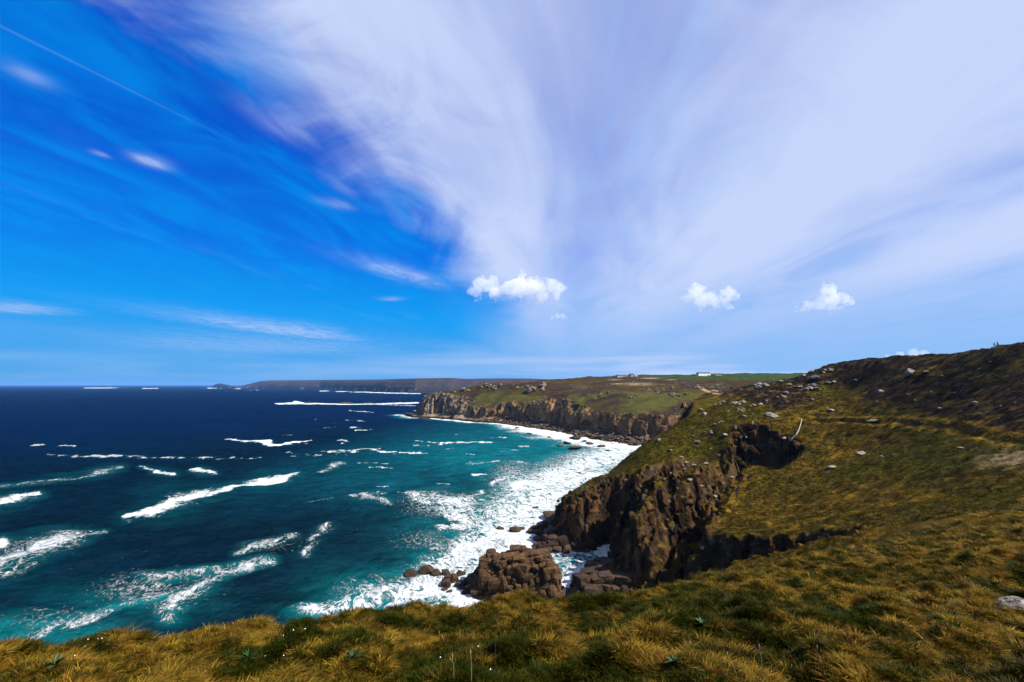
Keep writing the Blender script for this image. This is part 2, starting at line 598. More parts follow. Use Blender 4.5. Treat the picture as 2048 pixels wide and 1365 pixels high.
# ------------------------------------------------------------------ near land: height function
NEAR_CTRL = [(0, 0, 63.4), (-12, -2, 62.6), (12, -4, 64.2), (0, -25, 68), (40, -10, 66), (90, 0, 70), (-30, -25, 60), (-25, 0, 59),
             (140, 40, 72), (210, 60, 74), (260, 160, 78), (235, 215, 77), (255, 260, 74), (205, 165, 79), (60, 20, 60.5),
             (250, 300, 74), (205, 310, 60), (150, 310, 44), (120, 320, 34), (150, 370, 40), (190, 400, 50), (260, 420, 66),
             (10, 32, 47), (-5, 25, 50), (22, 40, 43), (34, 52, 42), (-15, 20, 51)]
for px, py, t in [(1024, 1365, 5.0), (1024, 1212, 12), (0, 1375, 5.4), (0, 1300, 8), (500, 1375, 5), (500, 1262, 10), (760, 1238, 11),
                  (1300, 1190, 15), (1374, 1174, 18), (1500, 1146, 24), (1640, 1118, 32), (1750, 1086, 42), (2048, 1036, 50), (1500, 1365, 5),
                  (2048, 1365, 4.6), (2048, 1215, 10), (1750, 1200, 11), (1900, 1090, 28), (2048, 1110, 21),
                  # far side of the ravine, lower edge of the hillside
                  (1760, 1052, 66), (1690, 1066, 82), (1600, 1066, 101), (1500, 1048, 119), (1440, 1026, 133), (1460, 1000, 146), (1500, 958, 161), (1578, 868, 194),
                  (1480, 858, 203),
                  # hillside
                  (2048, 1000, 66), (1850, 1000, 95), (1660, 935, 152), (1715, 912, 160), (1700, 1000, 118), (2048, 940, 88), (2048, 870, 108), (1900, 850, 138),
                  (1750, 835, 178), (1900, 780, 165), (2048, 780, 132), (2048, 730, 148), (2048, 696, 157), (2000, 700, 164), (1925, 705, 186),
                  (1850, 712, 212), (1770, 717, 236), (1700, 722, 262), (1640, 736, 272), (1600, 752, 272), (1560, 766, 268), (1500, 783, 264),
                  (1440, 808, 258), (1400, 827, 254), (1340, 858, 244), (1290, 888, 234), (1258, 912, 226), (1238, 938, 218),
                  # promontory top and bluff
                  (1700, 780, 235), (1600, 800, 232), (1500, 820, 228), (1400, 880, 214), (1330, 910, 206), (1290, 930, 198), (1262, 942, 194),
                  (1400, 925, 192), (1440, 900, 200), (1260, 950, 184), (1290, 952, 178), (1330, 948, 174), (1390, 950, 171), (1440, 960, 168), (1240, 960, 180),
                  (1200, 956, 212), (1160, 972, 208), (1130, 990, 204),
                  # falling away behind the ridge
                  (1250, 960, 250), (1300, 925, 262), (1345, 890, 272), (1400, 862, 284), (1450, 838, 288), (1500, 808, 290), (1560, 780, 290), (1850, 722, 236), (1925, 716, 210), (2000, 709, 186), (2046, 707, 178)]:
    NEAR_CTRL.append(tuple(at(px, py, t)))
Lnear = TPS(NEAR_CTRL, .004)
NEAR_COAST = [(-90, -120), (-60, -45), (-42, -5), (-28, 18), (-12, 36), (8, 55), (20, 78), (28, 100), (33, 118), (30, 132), (20, 146), (18, 153), (23, 161),
              (30, 170), (46, 187), (42, 190), (26, 183), (17, 190), (17, 203), (22, 216), (31, 232), (46, 256), (66, 296), (95, 345),
              (130, 388), (165, 428), (173, 462), (152, 487), (132, 491), (500, 520), (500, -120)]
GULLY = [(34, 122, -3), (46, 136, 6), (58, 151, 15), (72, 165, 22), (90, 181, 27), (103, 192, 30)]
GULLY2 = [(34, 118, -2), (46, 104, 10), (55, 93, 18), (57, 83, 27), (56, 75, 35)]


def H_near(X, Y, detail=True):
    L = Lnear(X, Y)
    wob = (fbm2(X / 14, Y / 14, 3, 3) - .5) * 9 + (fbm2(X / 4.5, Y / 4.5, 2, 9) - .5) * 3
    d = polydist(X, Y, NEAR_COAST[:-2])
    ins = inside(X, Y, NEAR_COAST)
    ds = np.where(ins, d, -d)
    far = sstep(60, 130, Y)
    dw = ds + wob * .45 * far * sstep(-6, 3, ds)
    # cliff: a rocky foot, then steep rock, easing to the turf above
    ap = 13.0 * sstep(126, 140, Y) * sstep(174, 166, Y) * sstep(62, 48, X)
    cl = np.where(dw < 0, dw * .9 - 1.0, np.where(dw < ap, -1 + .55 * dw, -1.0 + .55 * ap + 3.6 * (dw - ap)))
    H = smin(L, cl, 3.0)
    g, fl = polydist(X, Y, GULLY, [p[2] for p in GULLY])
    hw = 4.5 + 2.5 * (vn2(X / 9, Y / 9, 21) - .3) + 6.0 * sstep(86, 100, X)
    H = smin(H, fl + 3.2 * np.maximum(g + wob * .25 - hw, 0), 2.0)
    g, fl = polydist(X, Y, GULLY2, [p[2] for p in GULLY2])
    H = smin(H, fl + 3.0 * np.maximum(g + wob * .25 - 7.0 * sstep(74, 98, Y) - 1.0, 0), 1.2)
    if detail:
        px, py = topix(X, Y, H)
        BL = [(1225, 965), (1300, 938), (1400, 918), (1470, 905), (1496, 950), (1475, 990), (1420, 1060), (1400, 1180), (1130, 1190), (1180, 1100), (1205, 1010)]
        bl = sstep(-14, 10, np.where(inside(px, py, BL), 1, -1) * polydist(px, py, BL + BL[:1])) * (Y > 100)
        rib = np.abs(fbm2((X * .8 - Y * .6) / 7.0, (X * .6 + Y * .8) / 30.0, 3, 37) - .5) * 2
        rib2 = np.abs(fbm2((X * .8 - Y * .6) / 3.0 + 7, (X * .6 + Y * .8) / 16.0, 2, 38) - .5) * 2
        H = H + bl * ((.22 - rib) * 19 + (.2 - rib2) * 5) * sstep(2, 8, H) * sstep(45, 30, H - 4)
        land = sstep(6, 14, H)
        r = np.hypot(X, Y)
        k = sstep(25, 60, r)
        H = H + np.clip(land * k, 0, 1) * ((fbm2(X / 9, Y / 9, 3, 31) - .5) * 1.6 + (fbm2(X / 2.2, Y / 2.2, 3, 33) - .5) * 1.15)
    bl = sstep(286, 326, Y)
    if np.any(bl > 0):
        H = np.where(bl > 0, H * (1 - bl) + H_far(X, Y) * bl, H)
    return H


def slope_of(H, h):
    gx, gy = np.gradient(H, h)
    return np.hypot(gx, gy)


def blur(G, r, it=2):
    for _ in range(it):
        for ax in (0, 1):
            P = np.pad(G, [(r + 1, r) if a == ax else (0, 0) for a in (0, 1)], mode='edge')
            c = np.cumsum(P, axis=ax)
            n = G.shape[ax]
            hi = np.take(c, np.arange(2 * r + 1, 2 * r + 1 + n), axis=ax)
            lo = np.take(c, np.arange(0, n), axis=ax)
            G = (hi - lo) / (2 * r + 1)
    return G


NH, NORG = 0.55, (-48.0, -22.0)
NX, NY = int(300 / NH), int(360 / NH)
gx, gy = np.meshgrid(NORG[0] + np.arange(NX) * NH, NORG[1] + np.arange(NY) * NH, indexing='ij')
HN = H_near(gx, gy)
LOG('near heights')
for _px in (1250, 1300, 1400, 1500, 1600, 1640, 1700, 1850, 2000, 2040):
    _r = ray(_px, 770); _t = np.arange(100, 330, .5)
    _x, _y = _t * _r[0], _t * _r[1]
    _a, _b = topix(_x, _y, bil(HN, _x, _y, NORG, NH)); _k = _b.argmin()
    print('sky', _px, round(_b[_k]), 't', _t[_k])

sl = slope_of(blur(HN, 2), NH)
ROCKN = sstep(.95, 1.5, blur(sl, 1)) * sstep(72, 100, gy)
ROCKN = np.maximum(ROCKN, .8 * sstep(52, 40, gx) * sstep(182, 190, gy) * sstep(250, 235, gy) * (HN > 1))
ROCKN = blur(ROCKN, 1)


def march(px, py, tmin=3, tmax=400):
    """first hit of a pixel's line of sight with the near land"""
    r = ray(px, py)
    t = np.arange(tmin, tmax, .25)
    x, y, z = t * r[0], t * r[1], CAMZ + t * r[2]
    g = bil(HN, x, y, NORG, NH)
    ok = (x > NORG[0]) & (x < NORG[0] + NX * NH) & (y < NORG[1] + NY * NH)
    k = np.nonzero((g > z) & ok)[0]
    if not len(k):
        return None
    k = k[0]
    return np.array([x[k], y[k], g[k]]), t[k]


PATHS = []
for P_ in ([(1560, 832), (1620, 838), (1680, 842), (1730, 846), (1790, 843), (1850, 850), (1950, 872), (2048, 890)], [(1560, 832), (1600, 822), (1650, 818)]):
    q = [march(*a_) for a_ in P_]
    PATHS.append([tuple(a_[0][:2]) for a_ in q if a_ is not None])
for P_ in PATHS[:1]:
    d_ = polydist(gx, gy, P_)
    HN = HN - .55 * np.exp(-(d_ / .9) ** 2) * (.5 + vn2(gx / 9, gy / 9, 77)) + .35 * np.exp(-((d_ - 2.4) / 1.1) ** 2)
d_ = polydist(gx, gy, [tuple(march(1590, 815)[0][:2]), tuple(march(1612, 813)[0][:2])])
HN = HN - 2.2 * np.exp(-(d_ / 2.2) ** 2)

# colours (linear base colours)
C = dict(straw=(.245, .142, .010), olive=(.076, .056, .003), green=(.048, .052, .002), dull=(.104, .064, .005), heather=(.026, .016, .010),
         heather2=(.060, .036, .019), soil=(.045, .025, .010), rock=(.070, .040, .019), rock2=(.15, .080, .032), rockd=(.024, .014, .008),
         wet=(.028, .018, .011), lichen=(.20, .185, .15), path=(.30, .21, .11), field=(.050, .085, .014))
C = {k: np.array(v) * .50 for k, v in C.items()}


def lerp(a, b, t):
    t = np.asarray(t)[..., None]
    return a * (1 - t) + b * t


def near_colour(V, N=None, nz=None):
    x, y, z = V[:, 0], V[:, 1], V[:, 2]
    px, py = topix(x, y, z)
    n1 = fbm2(x / 11, y / 11, 4, 41); n2 = fbm2(x / 3.1, y / 3.1, 3, 43); n3 = fbm2(x / 28, y / 28, 3, 45)
    n4 = vn2(x / .9, y / .9, 47)
    c = lerp(C['dull'], C['olive'], sstep(.38, .62, n1))
    c = lerp(c, C['straw'], sstep(.52, .72, n2) * .8)
    c = lerp(c, C['green'] * 1.2, sstep(.49, .64, n3 * .6 + n2 * .4) * .7)
    # heather ground on the upper hillside
    edge = np.interp(px, [1480, 1540, 1600, 1650, 1700, 1760, 1850, 1950, 2048], [790, 815, 800, 778, 776, 800, 835, 862, 885])
    hz = sstep(14, -14, py - edge + 60 * (n3 - .5) + 34 * (n1 - .5)) * sstep(60, 90, y)
    hz = hz * (1 - .6 * sstep(.55, .66, n2))
    c = lerp(c, lerp(C['heather'], C['heather2'], sstep(.4, .7, n2)), np.clip(hz, 0, 1))
    # soft green turf of the promontory top
    gt = sstep(150, 190, y) * sstep(110, 80, x) * .75
    c = lerp(c, lerp(C['green'], C['olive'], n2) * 1.15, gt)
    pd = np.minimum.reduce([polydist(x, y, P_) for P_ in PATHS])
    c = lerp(c, C['straw'] * 1.3, .7 * sstep(4.5, 2.0, pd) * sstep(.35, .6, n2))
    sand = sstep(.4, .6, n2) * np.exp(-(((px - 2030) / 60) ** 2 + ((py - 920) / 18) ** 2))
    c = lerp(c, np.array([.20, .14, .07]), np.clip(sand * 1.3, 0, 1))
    c = c * (.72 + .56 * n4)[:, None]
    if nz is not None:
        rockn = sstep(.74, .52, nz + .22 * (n2 - .5) - .22 * sstep(54, 42, x + .25 * (205 - y)) * sstep(180, 190, y)) * sstep(45, 80, y)
        rc = lerp(C['rock'], C['rock2'], sstep(.45, .8, n2))
        rc = lerp(rc, C['rockd'], sstep(.5, .3, n1))
        cells = hsh(np.floor(x / 2.3 + y * .15), np.floor(y / 2.3), np.floor(z / 3.7 + x * .1), 61)
        cells2 = hsh(np.floor(x / 1.1), np.floor(y / 1.1 + x * .2), np.floor(z / 1.7), 62)
        rc = rc * (.35 + .9 * cells + .5 * cells2)[:, None]
        rc = lerp(rc, C['rock2'] * np.array([1.3, .95, .6]), sstep(.9, .97, cells) * .8)
        rc = lerp(rc, C['lichen'], sstep(.93, .98, cells2) * .55 * sstep(8, 16, z))
        rc = lerp(rc, C['wet'], sstep(5.5, 1.5, z + 3 * (n2 - .5)))
        soilm = sstep(.84, .66, nz) * (1 - rockn) * .6 * sstep(45, 80, y)
        c = lerp(c, C['soil'], soilm)
        c = lerp(c, rc, rockn)
        return c, rockn
    return c, np.zeros(len(x))


def land_material(name, grain=1.0):
    m, n = mat(name)
    p = n.pos()
    a = n.attr('col'); rk = n.attr('rock')[2]
    f = n.noise(p, 1.7 / grain, 5, .65)
    f2 = n.noise(p, 7.0 / grain, 3, .6)
    k = n.m('MULTIPLY', n.mr(f, .25, .75, .45, 1.55, False), n.mr(f2, .25, .75, .7, 1.3, False))
    vor = n.n('ShaderNodeTexVoronoi', feature='DISTANCE_TO_EDGE')
    n.link(n.vscale(p, (.55 / grain, .55 / grain, .3 / grain)), vor.inputs['Vector'])
    vor.inputs['Scale'].default_value = 1.0
    crack = n.mr(vor.outputs['Distance'], 0.0, .07, 0.0, 1.0)
    h = n.m('ADD', n.m('MULTIPLY', f, .6), n.m('ADD', n.m('MULTIPLY', f2, .25), n.m('MULTIPLY', n.m('MULTIPLY', crack, rk), .5)))
    c = n.mix(1.0, a[0], n.xyz(k, k, k), 'MULTIPLY')
    n.out(c, n.bump(h, 1.0, .5 * grain), Roughness=.95, Specular_IOR_Level=.04)
    return m


V, F = voxel_land(HN, ROCKN, NORG, NH, (-3.0, 88.0),
                  [((3.8, 3.2, 13.0), 1.9, .5, .5, 101, 1.3), ((1.7, 1.9, 3.6), .85, .3, .35, 131, .5)], 5.0)
LOG('near voxels %d verts' % len(V))
# the ground at the photographer's feet is a finer sheet of its own
cen = V[F].mean(1)
rr = np.hypot(cen[:, 0], cen[:, 1])
F = F[(rr > 46) | (cen[:, 1] < -6) | (np.abs(np.arctan2(cen[:, 0], cen[:, 1])) > 1.31)]
N = normals(V, F)
colr, rk = near_colour(V, N, N[:, 2])
inner = np.hypot(V[:, 0], V[:, 1]) < 50
V[inner & (V[:, 1] > -8), 2] -= .1
me = mesh_np('clifftop_land', V, F)
me.polygons.foreach_set('use_smooth', rk[F].mean(1) < .45)
vattr(me, 'col', colr, 'FLOAT_COLOR'); vattr(me, 'rock', rk)
M_LAND = land_material('turf_and_granite')
link('cliff_hillside', me, M_LAND, kind='structure', category='hillside',
     label='rocky promontory and brown heather hillside on the near side of the bay')
LOG('near land')


def H_fore(X, Y):
    H = H_near(X, Y)
    r = np.hypot(X, Y)
    a = 1 - sstep(44, 49, r)
    lump = (fbm2(X / .62, Y / .62, 2, 71) - .5) * .80 + (fbm2(X / 3.2, Y / 3.2, 2, 73) - .5) * .5
    H = H - .12 * sstep(4, 8, r) * (1 - sstep(26, 42, r))
    return H + lump * a * sstep(1.0, 3.0, r) * np.clip(.4 + r / 14, 0, 1)


na, nr = 420, 330
aa = np.linspace(-1.33, 1.33, na); rr = np.exp(np.linspace(math.log(1.2), math.log(51), nr))
A, R = np.meshgrid(aa, rr, indexing='ij')
X, Y = R * np.sin(A), R * np.cos(A)
Z = H_fore(X, Y)
V = np.stack([X, Y, Z], -1).reshape(-1, 3)
F = gridfaces(na, nr)[:, ::-1]


def fore_colour(V):
    x, y = V[:, 0], V[:, 1]
    n1 = fbm2(x / 1.6, y / 1.6, 3, 81); n2 = fbm2(x / .5, y / .5, 3, 83); n3 = fbm2(x / 5, y / 5, 2, 85)
    r = np.hypot(x, y)
    gold = sstep(.40, .66, n1 * .6 + n3 * .5 - .04 + .06 * sstep(6, 14, r))
    c = lerp(C['green'], C['straw'], gold)
    c = lerp(c, C['dull'], sstep(.45, .7, n2) * .6)
    return c * (.5 + .6 * n2)[:, None]


me = mesh_np('clifftop_turf', V, F)
vattr(me, 'col', fore_colour(V) * .7, 'FLOAT_COLOR'); vattr(me, 'rock', np.zeros(len(V)))
link('ground', me, land_material('turf_soil', .12), kind='structure', category='ground',
     label='sloping grassy cliff edge in the foreground above the sea')
LOG('foreground')

# ------------------------------------------------------------------ the headland across the bay
FH, FORG = 2.0, (-270.0, 290.0)
FX, FY = int(1030 / FH), int(1200 / FH)
gx, gy = np.meshgrid(FORG[0] + np.arange(FX) * FH, FORG[1] + np.arange(FY) * FH, indexing='ij')
HF = H_far(gx, gy)
sl = slope_of(blur(HF, 1), FH)
tip = sstep(-60, -130, gx) * sstep(1000, 960, gy)
ROCKF = np.maximum(sstep(.75, 1.3, sl), tip * sstep(.3, .6, sl)) * sstep(1150, 1050, gy)
V, F = voxel_land(HF, ROCKF, FORG, FH, (-3.0, 115.0),
                  [((13, 10, 30), 6.0, 1.2, .4, 201, 1.0), ((6, 6.5, 11), 3.0, 1.2, .2, 231, .8)], 12.0)
cen = V[F].mean(1)
F = F[(cen[:, 1] > 322) & (cen[:, 2] > -2.4)]
N = normals(V, F)


FS = .74


def far_colour(V, nz):
    x, y, z = V[:, 0], V[:, 1], V[:, 2]
    px, py = topix(x, y, z)
    n1 = fbm2(x / 45, y / 45, 4, 241); n2 = fbm2(x / 11, y / 11, 3, 243); n3 = fbm2(x / 100, y / 100, 3, 245)
    c = lerp(C['heather2'] * 1.2, C['dull'], sstep(.4, .65, n1))
    gr = sstep(.46, .60, n3 * .4 + n1 * .6 + .08 * sstep(780, 640, y)) * sstep(62, 50, z)
    c = lerp(c, np.array([.072, .068, .013]), gr * .9)
    fld = sstep(1275, 1300, px) * sstep(762.5, 760.5, py + (1500 - px) * .012)
    c = lerp(c, C['field'] * 1.15, fld)
    trk = np.minimum(polydist(px, py * 2, [(1398, 1550), (1412, 1564), (1428, 1574), (1446, 1580), (1470, 1584)]), polydist(px, py * 2, [(1425, 1562), (1440, 1566), (1446, 1578)]) + 1.5)
    c = lerp(c, np.array([.40, .26, .13]), sstep(4.5, 2.0, trk))
    for a_, b_, w_, h_ in ((1275, 769, 26, 2.5), (1300, 757, 18, 1.0), (1230, 760, 12, .8), (1340, 760, 10, .8), (1240, 768, 14, 1.0)):
        c = lerp(c, np.array([.36, .25, .13]), .85 * np.exp(-(((px - a_) / w_) ** 2 + ((py - b_) / h_) ** 2)))
    c = c * (.7 + .6 * n2)[:, None]
    rockn = sstep(.80, .58, nz + .25 * (n2 - .5))
    beach = sstep(10, 7, z) * sstep(.1, .3, n2 + .5)
    rc = lerp(np.array([.17, .095, .045]), np.array([.30, .17, .08]), sstep(.4, .75, n2))
    tipm = sstep(-20, -110, x)
    rc = lerp(rc, np.array([.27, .20, .13]), tipm * .8)
    cells = hsh(np.floor(x / 7), np.floor(y / 7), np.floor(z / 9), 261)
    rc = rc * (.55 + .8 * cells)[:, None]
    c = lerp(c, rc, np.maximum(rockn, beach))
    c = lerp(c, np.array([.20, .125, .06]) * (.5 + .9 * cells)[:, None], beach * sstep(-60, 20, x) * .8)
    c = lerp(c, C['wet'] * 1.6, sstep(4.0, 1.6, z + 2 * (n2 - .5)))
    return c * FS, np.maximum(rockn, beach)


colr, rk = far_colour(V, N[:, 2])
me = mesh_np('headland', V, F)
me.polygons.foreach_set('use_smooth', rk[F].mean(1) < .45)
vattr(me, 'col', colr, 'FLOAT_COLOR'); vattr(me, 'rock', rk)
link('headland', me, land_material('headland_turf_and_granite', 3.0), kind='structure', category='headland',
     label='rocky headland with tall granite cliffs across the bay')
LOG('headland %d' % len(V))

# ------------------------------------------------------------------ far coast
na, nb = 520, 60
pxs = np.linspace(414, 1180, na)
wl = np.interp(pxs, [414, 425, 445, 480, 640, 740, 830, 1180], [775.2, 775.4, 776.2, 777.2, 779.5, 783, 786.5, 790])
tp = np.interp(pxs, [414, 420, 432, 440, 452, 470, 482, 500, 520, 540, 640, 760, 840, 900, 930, 1000, 1060, 1180],
               [775.0, 773, 768.5, 767.2, 769.5, 772.5, 772.3, 767.5, 762.8, 761.2, 760.4, 759.4, 757, 756.2, 758, 757, 757.4, 762])
VV = np.zeros((na, nb, 3))
for i in range(na):
    a = onsea(pxs[i], wl[i])
    d = a[:2] / np.linalg.norm(a[:2])
    t0 = np.linalg.norm(a[:2])
    dep = .08 * t0 + 250 * min(1, (pxs[i] - 410) / 100)
    s = np.linspace(0, 1, nb)
    r = ray(pxs[i], tp[i]); sl_ = r[2] / math.hypot(r[0], r[1])
    ztop = CAMZ + sl_ * (t0 + dep * .6)
    prof = np.interp(s, [0, .015, .05, .12, .3, .6, .8, 1], [-.04, .02, .22, .45, .75, 1.0, .9, .5])
    VV[i, :, 0] = d[0] * (t0 + s * dep); VV[i, :, 1] = d[1] * (t0 + s * dep)
    VV[i, :, 2] = prof * max(ztop, 4)
nz1 = fbm2(VV[..., 0] / 260, VV[..., 1] / 260, 4, 301) - .5
nz2 = fbm2(VV[..., 0] / 70, VV[..., 1] / 70, 3, 303) - .5
ss = np.linspace(0, 1, nb)[None, :]
VV[..., 2] += (nz1 * 46 + nz2 * 16) * np.clip(ss * 6, 0, 1) * np.clip((.55 - ss) * 3, 0, 1)
V = VV.reshape(-1, 3); F = gridfaces(na, nb)
if normals(V, F)[:, 2].mean() < 0:
    F = F[:, ::-1]
m1 = fbm2(V[:, 0] / 180, V[:, 1] / 180, 3, 305)
c = lerp(np.array([.040, .027, .034]), np.array([.042, .034, .026]), sstep(.4, .65, m1))
c = lerp(c, np.array([.22, .16, .12]), sstep(.62, .72, fbm2(V[:, 0] / 90, V[:, 1] / 90, 3, 307)) * sstep(45, 10, V[:, 2]))
me = mesh_np('far_hills', V, F)
vattr(me, 'col', c, 'FLOAT_COLOR'); vattr(me, 'rock', np.zeros(len(V)))
link('hills', me, land_material('far_hill_heath', 25.0), kind='structure', category='hills',
     label='long low hazy coast ending in a small humped cape on the horizon')
LOG('far coast')

# ------------------------------------------------------------------ sea
STACK_C = (0.5, 151.0)
sea_na, sea_nr = 760, 430
aa = np.linspace(-1.2, 1.2, sea_na)
dep = np.radians(np.concatenate([[.05, .07, .09, .12, .15, .18, .21, .25], np.linspace(.29, 30, sea_nr - 12) ** 1.0, [36, 45, 60, 80]]))
dep = np.interp(np.linspace(0, 1, sea_nr), np.linspace(0, 1, len(dep)), dep)
A, Dp = np.meshgrid(aa, dep, indexing='ij')
R = CAMZ / np.tan(Dp)
X, Y = (R * np.sin(A)).ravel(), (R * np.cos(A)).ravel()
R = R.ravel()
PX, PY = topix(X, Y, np.zeros_like(X))
PX = np.where(Y > 1, PX, -9999.)


def rockblob(x, y, cx, cy, rx, ry):
    return np.sqrt(((x - cx) / rx) ** 2 + ((y - cy) / ry) ** 2)


dnear = polydist(X, Y, NEAR_COAST[:-2])
dfar = polydist(X, Y, FAR_COAST[:-3])
w1 = fbm2(X / 26, Y / 26, 4, 401) - .5
w2 = fbm2(X / 7, Y / 7, 3, 403) - .5
w3 = fbm2(X / 90, Y / 60, 3, 405) - .5
dst = np.maximum(rockblob(X, Y, 0, 150, 15, 9) - 1, 0) * 11
dl = np.maximum(rockblob(X, Y, 8, 198, 12, 14) - 1, 0) * 12
foam = np.zeros_like(X); lace = np.zeros_like(X); teal = np.zeros_like(X)


def addshore(dist, wd, amp=1.0, lw=2.2, tw=3.5):
    global foam, lace, teal
    d = dist + (w1 * 1.6 + w2 * .55) * wd
    foam = np.maximum(foam, amp * sstep(wd, wd * .25, d))
    lace = np.maximum(lace, amp * sstep(wd * lw, wd * .5, d))
    teal = np.maximum(teal, amp * sstep(wd * tw, wd * .4, d))


bay = sstep(250, 400, Y) * sstep(-60, 10, X)
addshore(np.where(Y > 300, dfar, dnear), np.where(Y > 300, 12 + 34 * bay, 15 + 14 * sstep(170, 240, Y)), .86)
addshore(dst, 11.0, .84, 2.8, 4)
addshore(dl, 15.0, .84, 2.6, 4)


def streak(P, wd, amp, lc=.5, tl=.35):
    """a line of foam through points seen in the picture, widths in picture rows"""
    global foam, lace, teal
    P = [(p[0], p[1]) for p in P]
    wds = wd if isinstance(wd, (list, tuple)) else [wd] * len(P)
    thin = .62 if max(p[1] for p in P) < 930 and min(p[1] for p in P) > 812 else .85
    wds = [w_ * thin for w_ in wds]
    m = (PX > min(p[0] for p in P) - 120) & (PX < max(p[0] for p in P) + 120) & (PY > min(p[1] for p in P) - 70) & (PY < max(p[1] for p in P) + 70)
    if not m.any():
        return
    k_ = np.clip((PY[m] - HOR) / 260, .02, 1)
    x = PX[m] + w1[m] * 40 * k_; y = PY[m] + (w2[m] * 9 + w1[m] * 10) * k_
    d, w = polydist(x, y * 2.0, [(p[0], p[1] * 2.0) for p in P], list(wds))
    d = d / 2.0 / np.maximum(w, .1)
    f = amp * sstep(1.75, .15, d)
    foam[m] = np.maximum(foam[m], f)
    lace[m] = np.maximum(lace[m], lc * sstep(4.5, .6, d))
    teal[m] = np.maximum(teal[m], tl * sstep(6, .5, d))


streak([(245, 1038), (300, 1026), (350, 1001), (420, 985), (480, 975), (540, 962), (606, 949)], [4, 11, 14, 8, 4, 8, 3], .86, .35, .25)
streak([(-20, 1133), (60, 1102), (130, 1078), (206, 1062)], [17, 12, 9, 3], .62, .75)
streak([(-30, 1012), (40, 996), (86, 990)], [9, 7, 3], .75, .5)
streak([(-20, 1095), (12, 1084)], [10, 6], .8, .6)
streak([(100, 911), (190, 912), (300, 915), (400, 917), (530, 914)], [1.2, 2.6, 2.0, 1.5, .8], .62, .3, .1)
streak([(450, 880), (505, 883), (545, 884), (530, 889), (560, 891), (580, 886), (616, 880)], [1, 3, 2, 4, 3, 2.5, 1.5], 1.0, .1, .1)
streak([(60, 893), (95, 891)], 1.3, .7, .1, 0); streak([(118, 892), (155, 893)], 1.5, .8, .1, 0)
streak([(280, 932), (310, 943), (342, 948)], [1.5, 3, 4], .75, .45)
streak([(380, 941), (400, 942), (428, 944)], [2, 4, 2], .75, .45)
streak([(0, 972), (80, 963), (150, 955), (200, 944), (242, 934)], [2, 2, 3, 5, 3], .45, .5)
streak([(340, 1232), (352, 1203), (392, 1183), (412, 1163), (450, 1145), (540, 1122)], [7, 7, 7, 6, 5, 4], .56, .75, .6)
streak([(280, 1157), (340, 1154), (440, 1137)], [4, 4, 3], .5, .7, .6)
streak([(40, 1282), (90, 1255), (180, 1232), (280, 1205), (330, 1195)], [6, 5, 5, 4, 4], .46, .75, .9)
streak([(480, 1110), (510, 1096), (560, 1085), (590, 1070)], [3, 4, 3, 3], .5, .7, .3)
streak([(616, 1110), (628, 1093), (632, 1075), (664, 1050)], [5, 4, 4, 3], .58, .6, .2)
streak([(690, 992), (725, 990), (760, 999), (782, 1008)], [2, 4, 5, 3], .55, .7, .3)
streak([(610, 1005), (650, 1000), (700, 987)], [1.5, 2, 1.5], .5, .5, .2)
streak([(890, 1003), (920, 1010), (925, 1035), (940, 1050), (890, 1056)], [10, 14, 14, 9, 4], .55, .9, .5)
streak([(826, 990), (850, 1000), (862, 1010)], [3, 7, 4], .55, .8, .4)
streak([(552, 808), (600, 807), (640, 808), (700, 809), (760, 808), (835, 806)], [1.4, 2.2, 1.4, 1.2, 1.0, 1.4], 1.0, .0, .0)
streak([(590, 804), (600, 806)], 2.2, 1.0, 0, 0)
streak([(700, 822), (745, 825)], 1.0, .7, 0, 0); streak([(735, 808), (830, 812)], 1.2, .6, 0, 0)
streak([(640, 905), (690, 902), (760, 897)], [1.2, 2, 1.2], .6, .2, .0)
streak([(720, 895), (760, 903), (800, 906), (850, 905)], [1.0, 1.8, 1.8, 1.4], .8, .2, .0)
streak([(830, 883), (880, 888), (930, 886), (985, 886)], [1.0, 1.8, 1.8, 1.4], .8, .2, .0)
streak([(700, 855), (728, 854)], 1.2, .6, .1, 0); streak([(690, 840), (724, 842)], 1.2, .6, .1, 0); streak([(560, 905), (640, 912)], 1.2, .45, .2, 0)
streak([(935, 930), (1000, 925), (1070, 927)], [1.2, 2, 1.2], .55, .5, .2); streak([(1000, 903), (1040, 902)], 2, .5, .4, .1)
streak([(985, 968), (1010, 962), (1025, 955)], 3, .7, .8, .6); streak([(940, 992), (960, 985)], 3, .6, .7, .4)
streak([(1040, 975), (1060, 968), (1080, 972)], [6, 8, 6], .8, .9, .9)
streak([(630, 946), (670, 930), (690, 928)], [1.5, 3, 1.5], .5, .6, .2); streak([(740, 935), (786, 937)], 1.6, .6, .3, 0)
streak([(170, 776.6), (205, 776.2), (240, 776.6)], .55, 1.0, 0, 0); streak([(286, 777), (318, 777)], .6, 1.0, 0, 0)
streak([(414, 777.2), (432, 777.2)], .55, .9, 0, 0); streak([(440, 777.2), (480, 778)], .5, .8, 0, 0)
streak([(490, 780.2), (520, 780.2)], .5, .7, 0, 0); streak([(640, 782.3), (720, 784.5), (770, 786.2), (840, 787.8)], [.5, .7, 1.0, .9], .9, 0, 0)
for _ in range(36):      # small scattered whitecaps in the bay
    cx, cy = random.uniform(560, 1060), random.uniform(815, 1010)
    ln = random.uniform(5, 26) * (cy - 760) / 150
    streak([(cx - ln, cy + random.uniform(-2, 2)), (cx + ln, cy)], random.uniform(.5, 1.5) * (cy - 740) / 150, random.uniform(.4, .85), .12, 0)


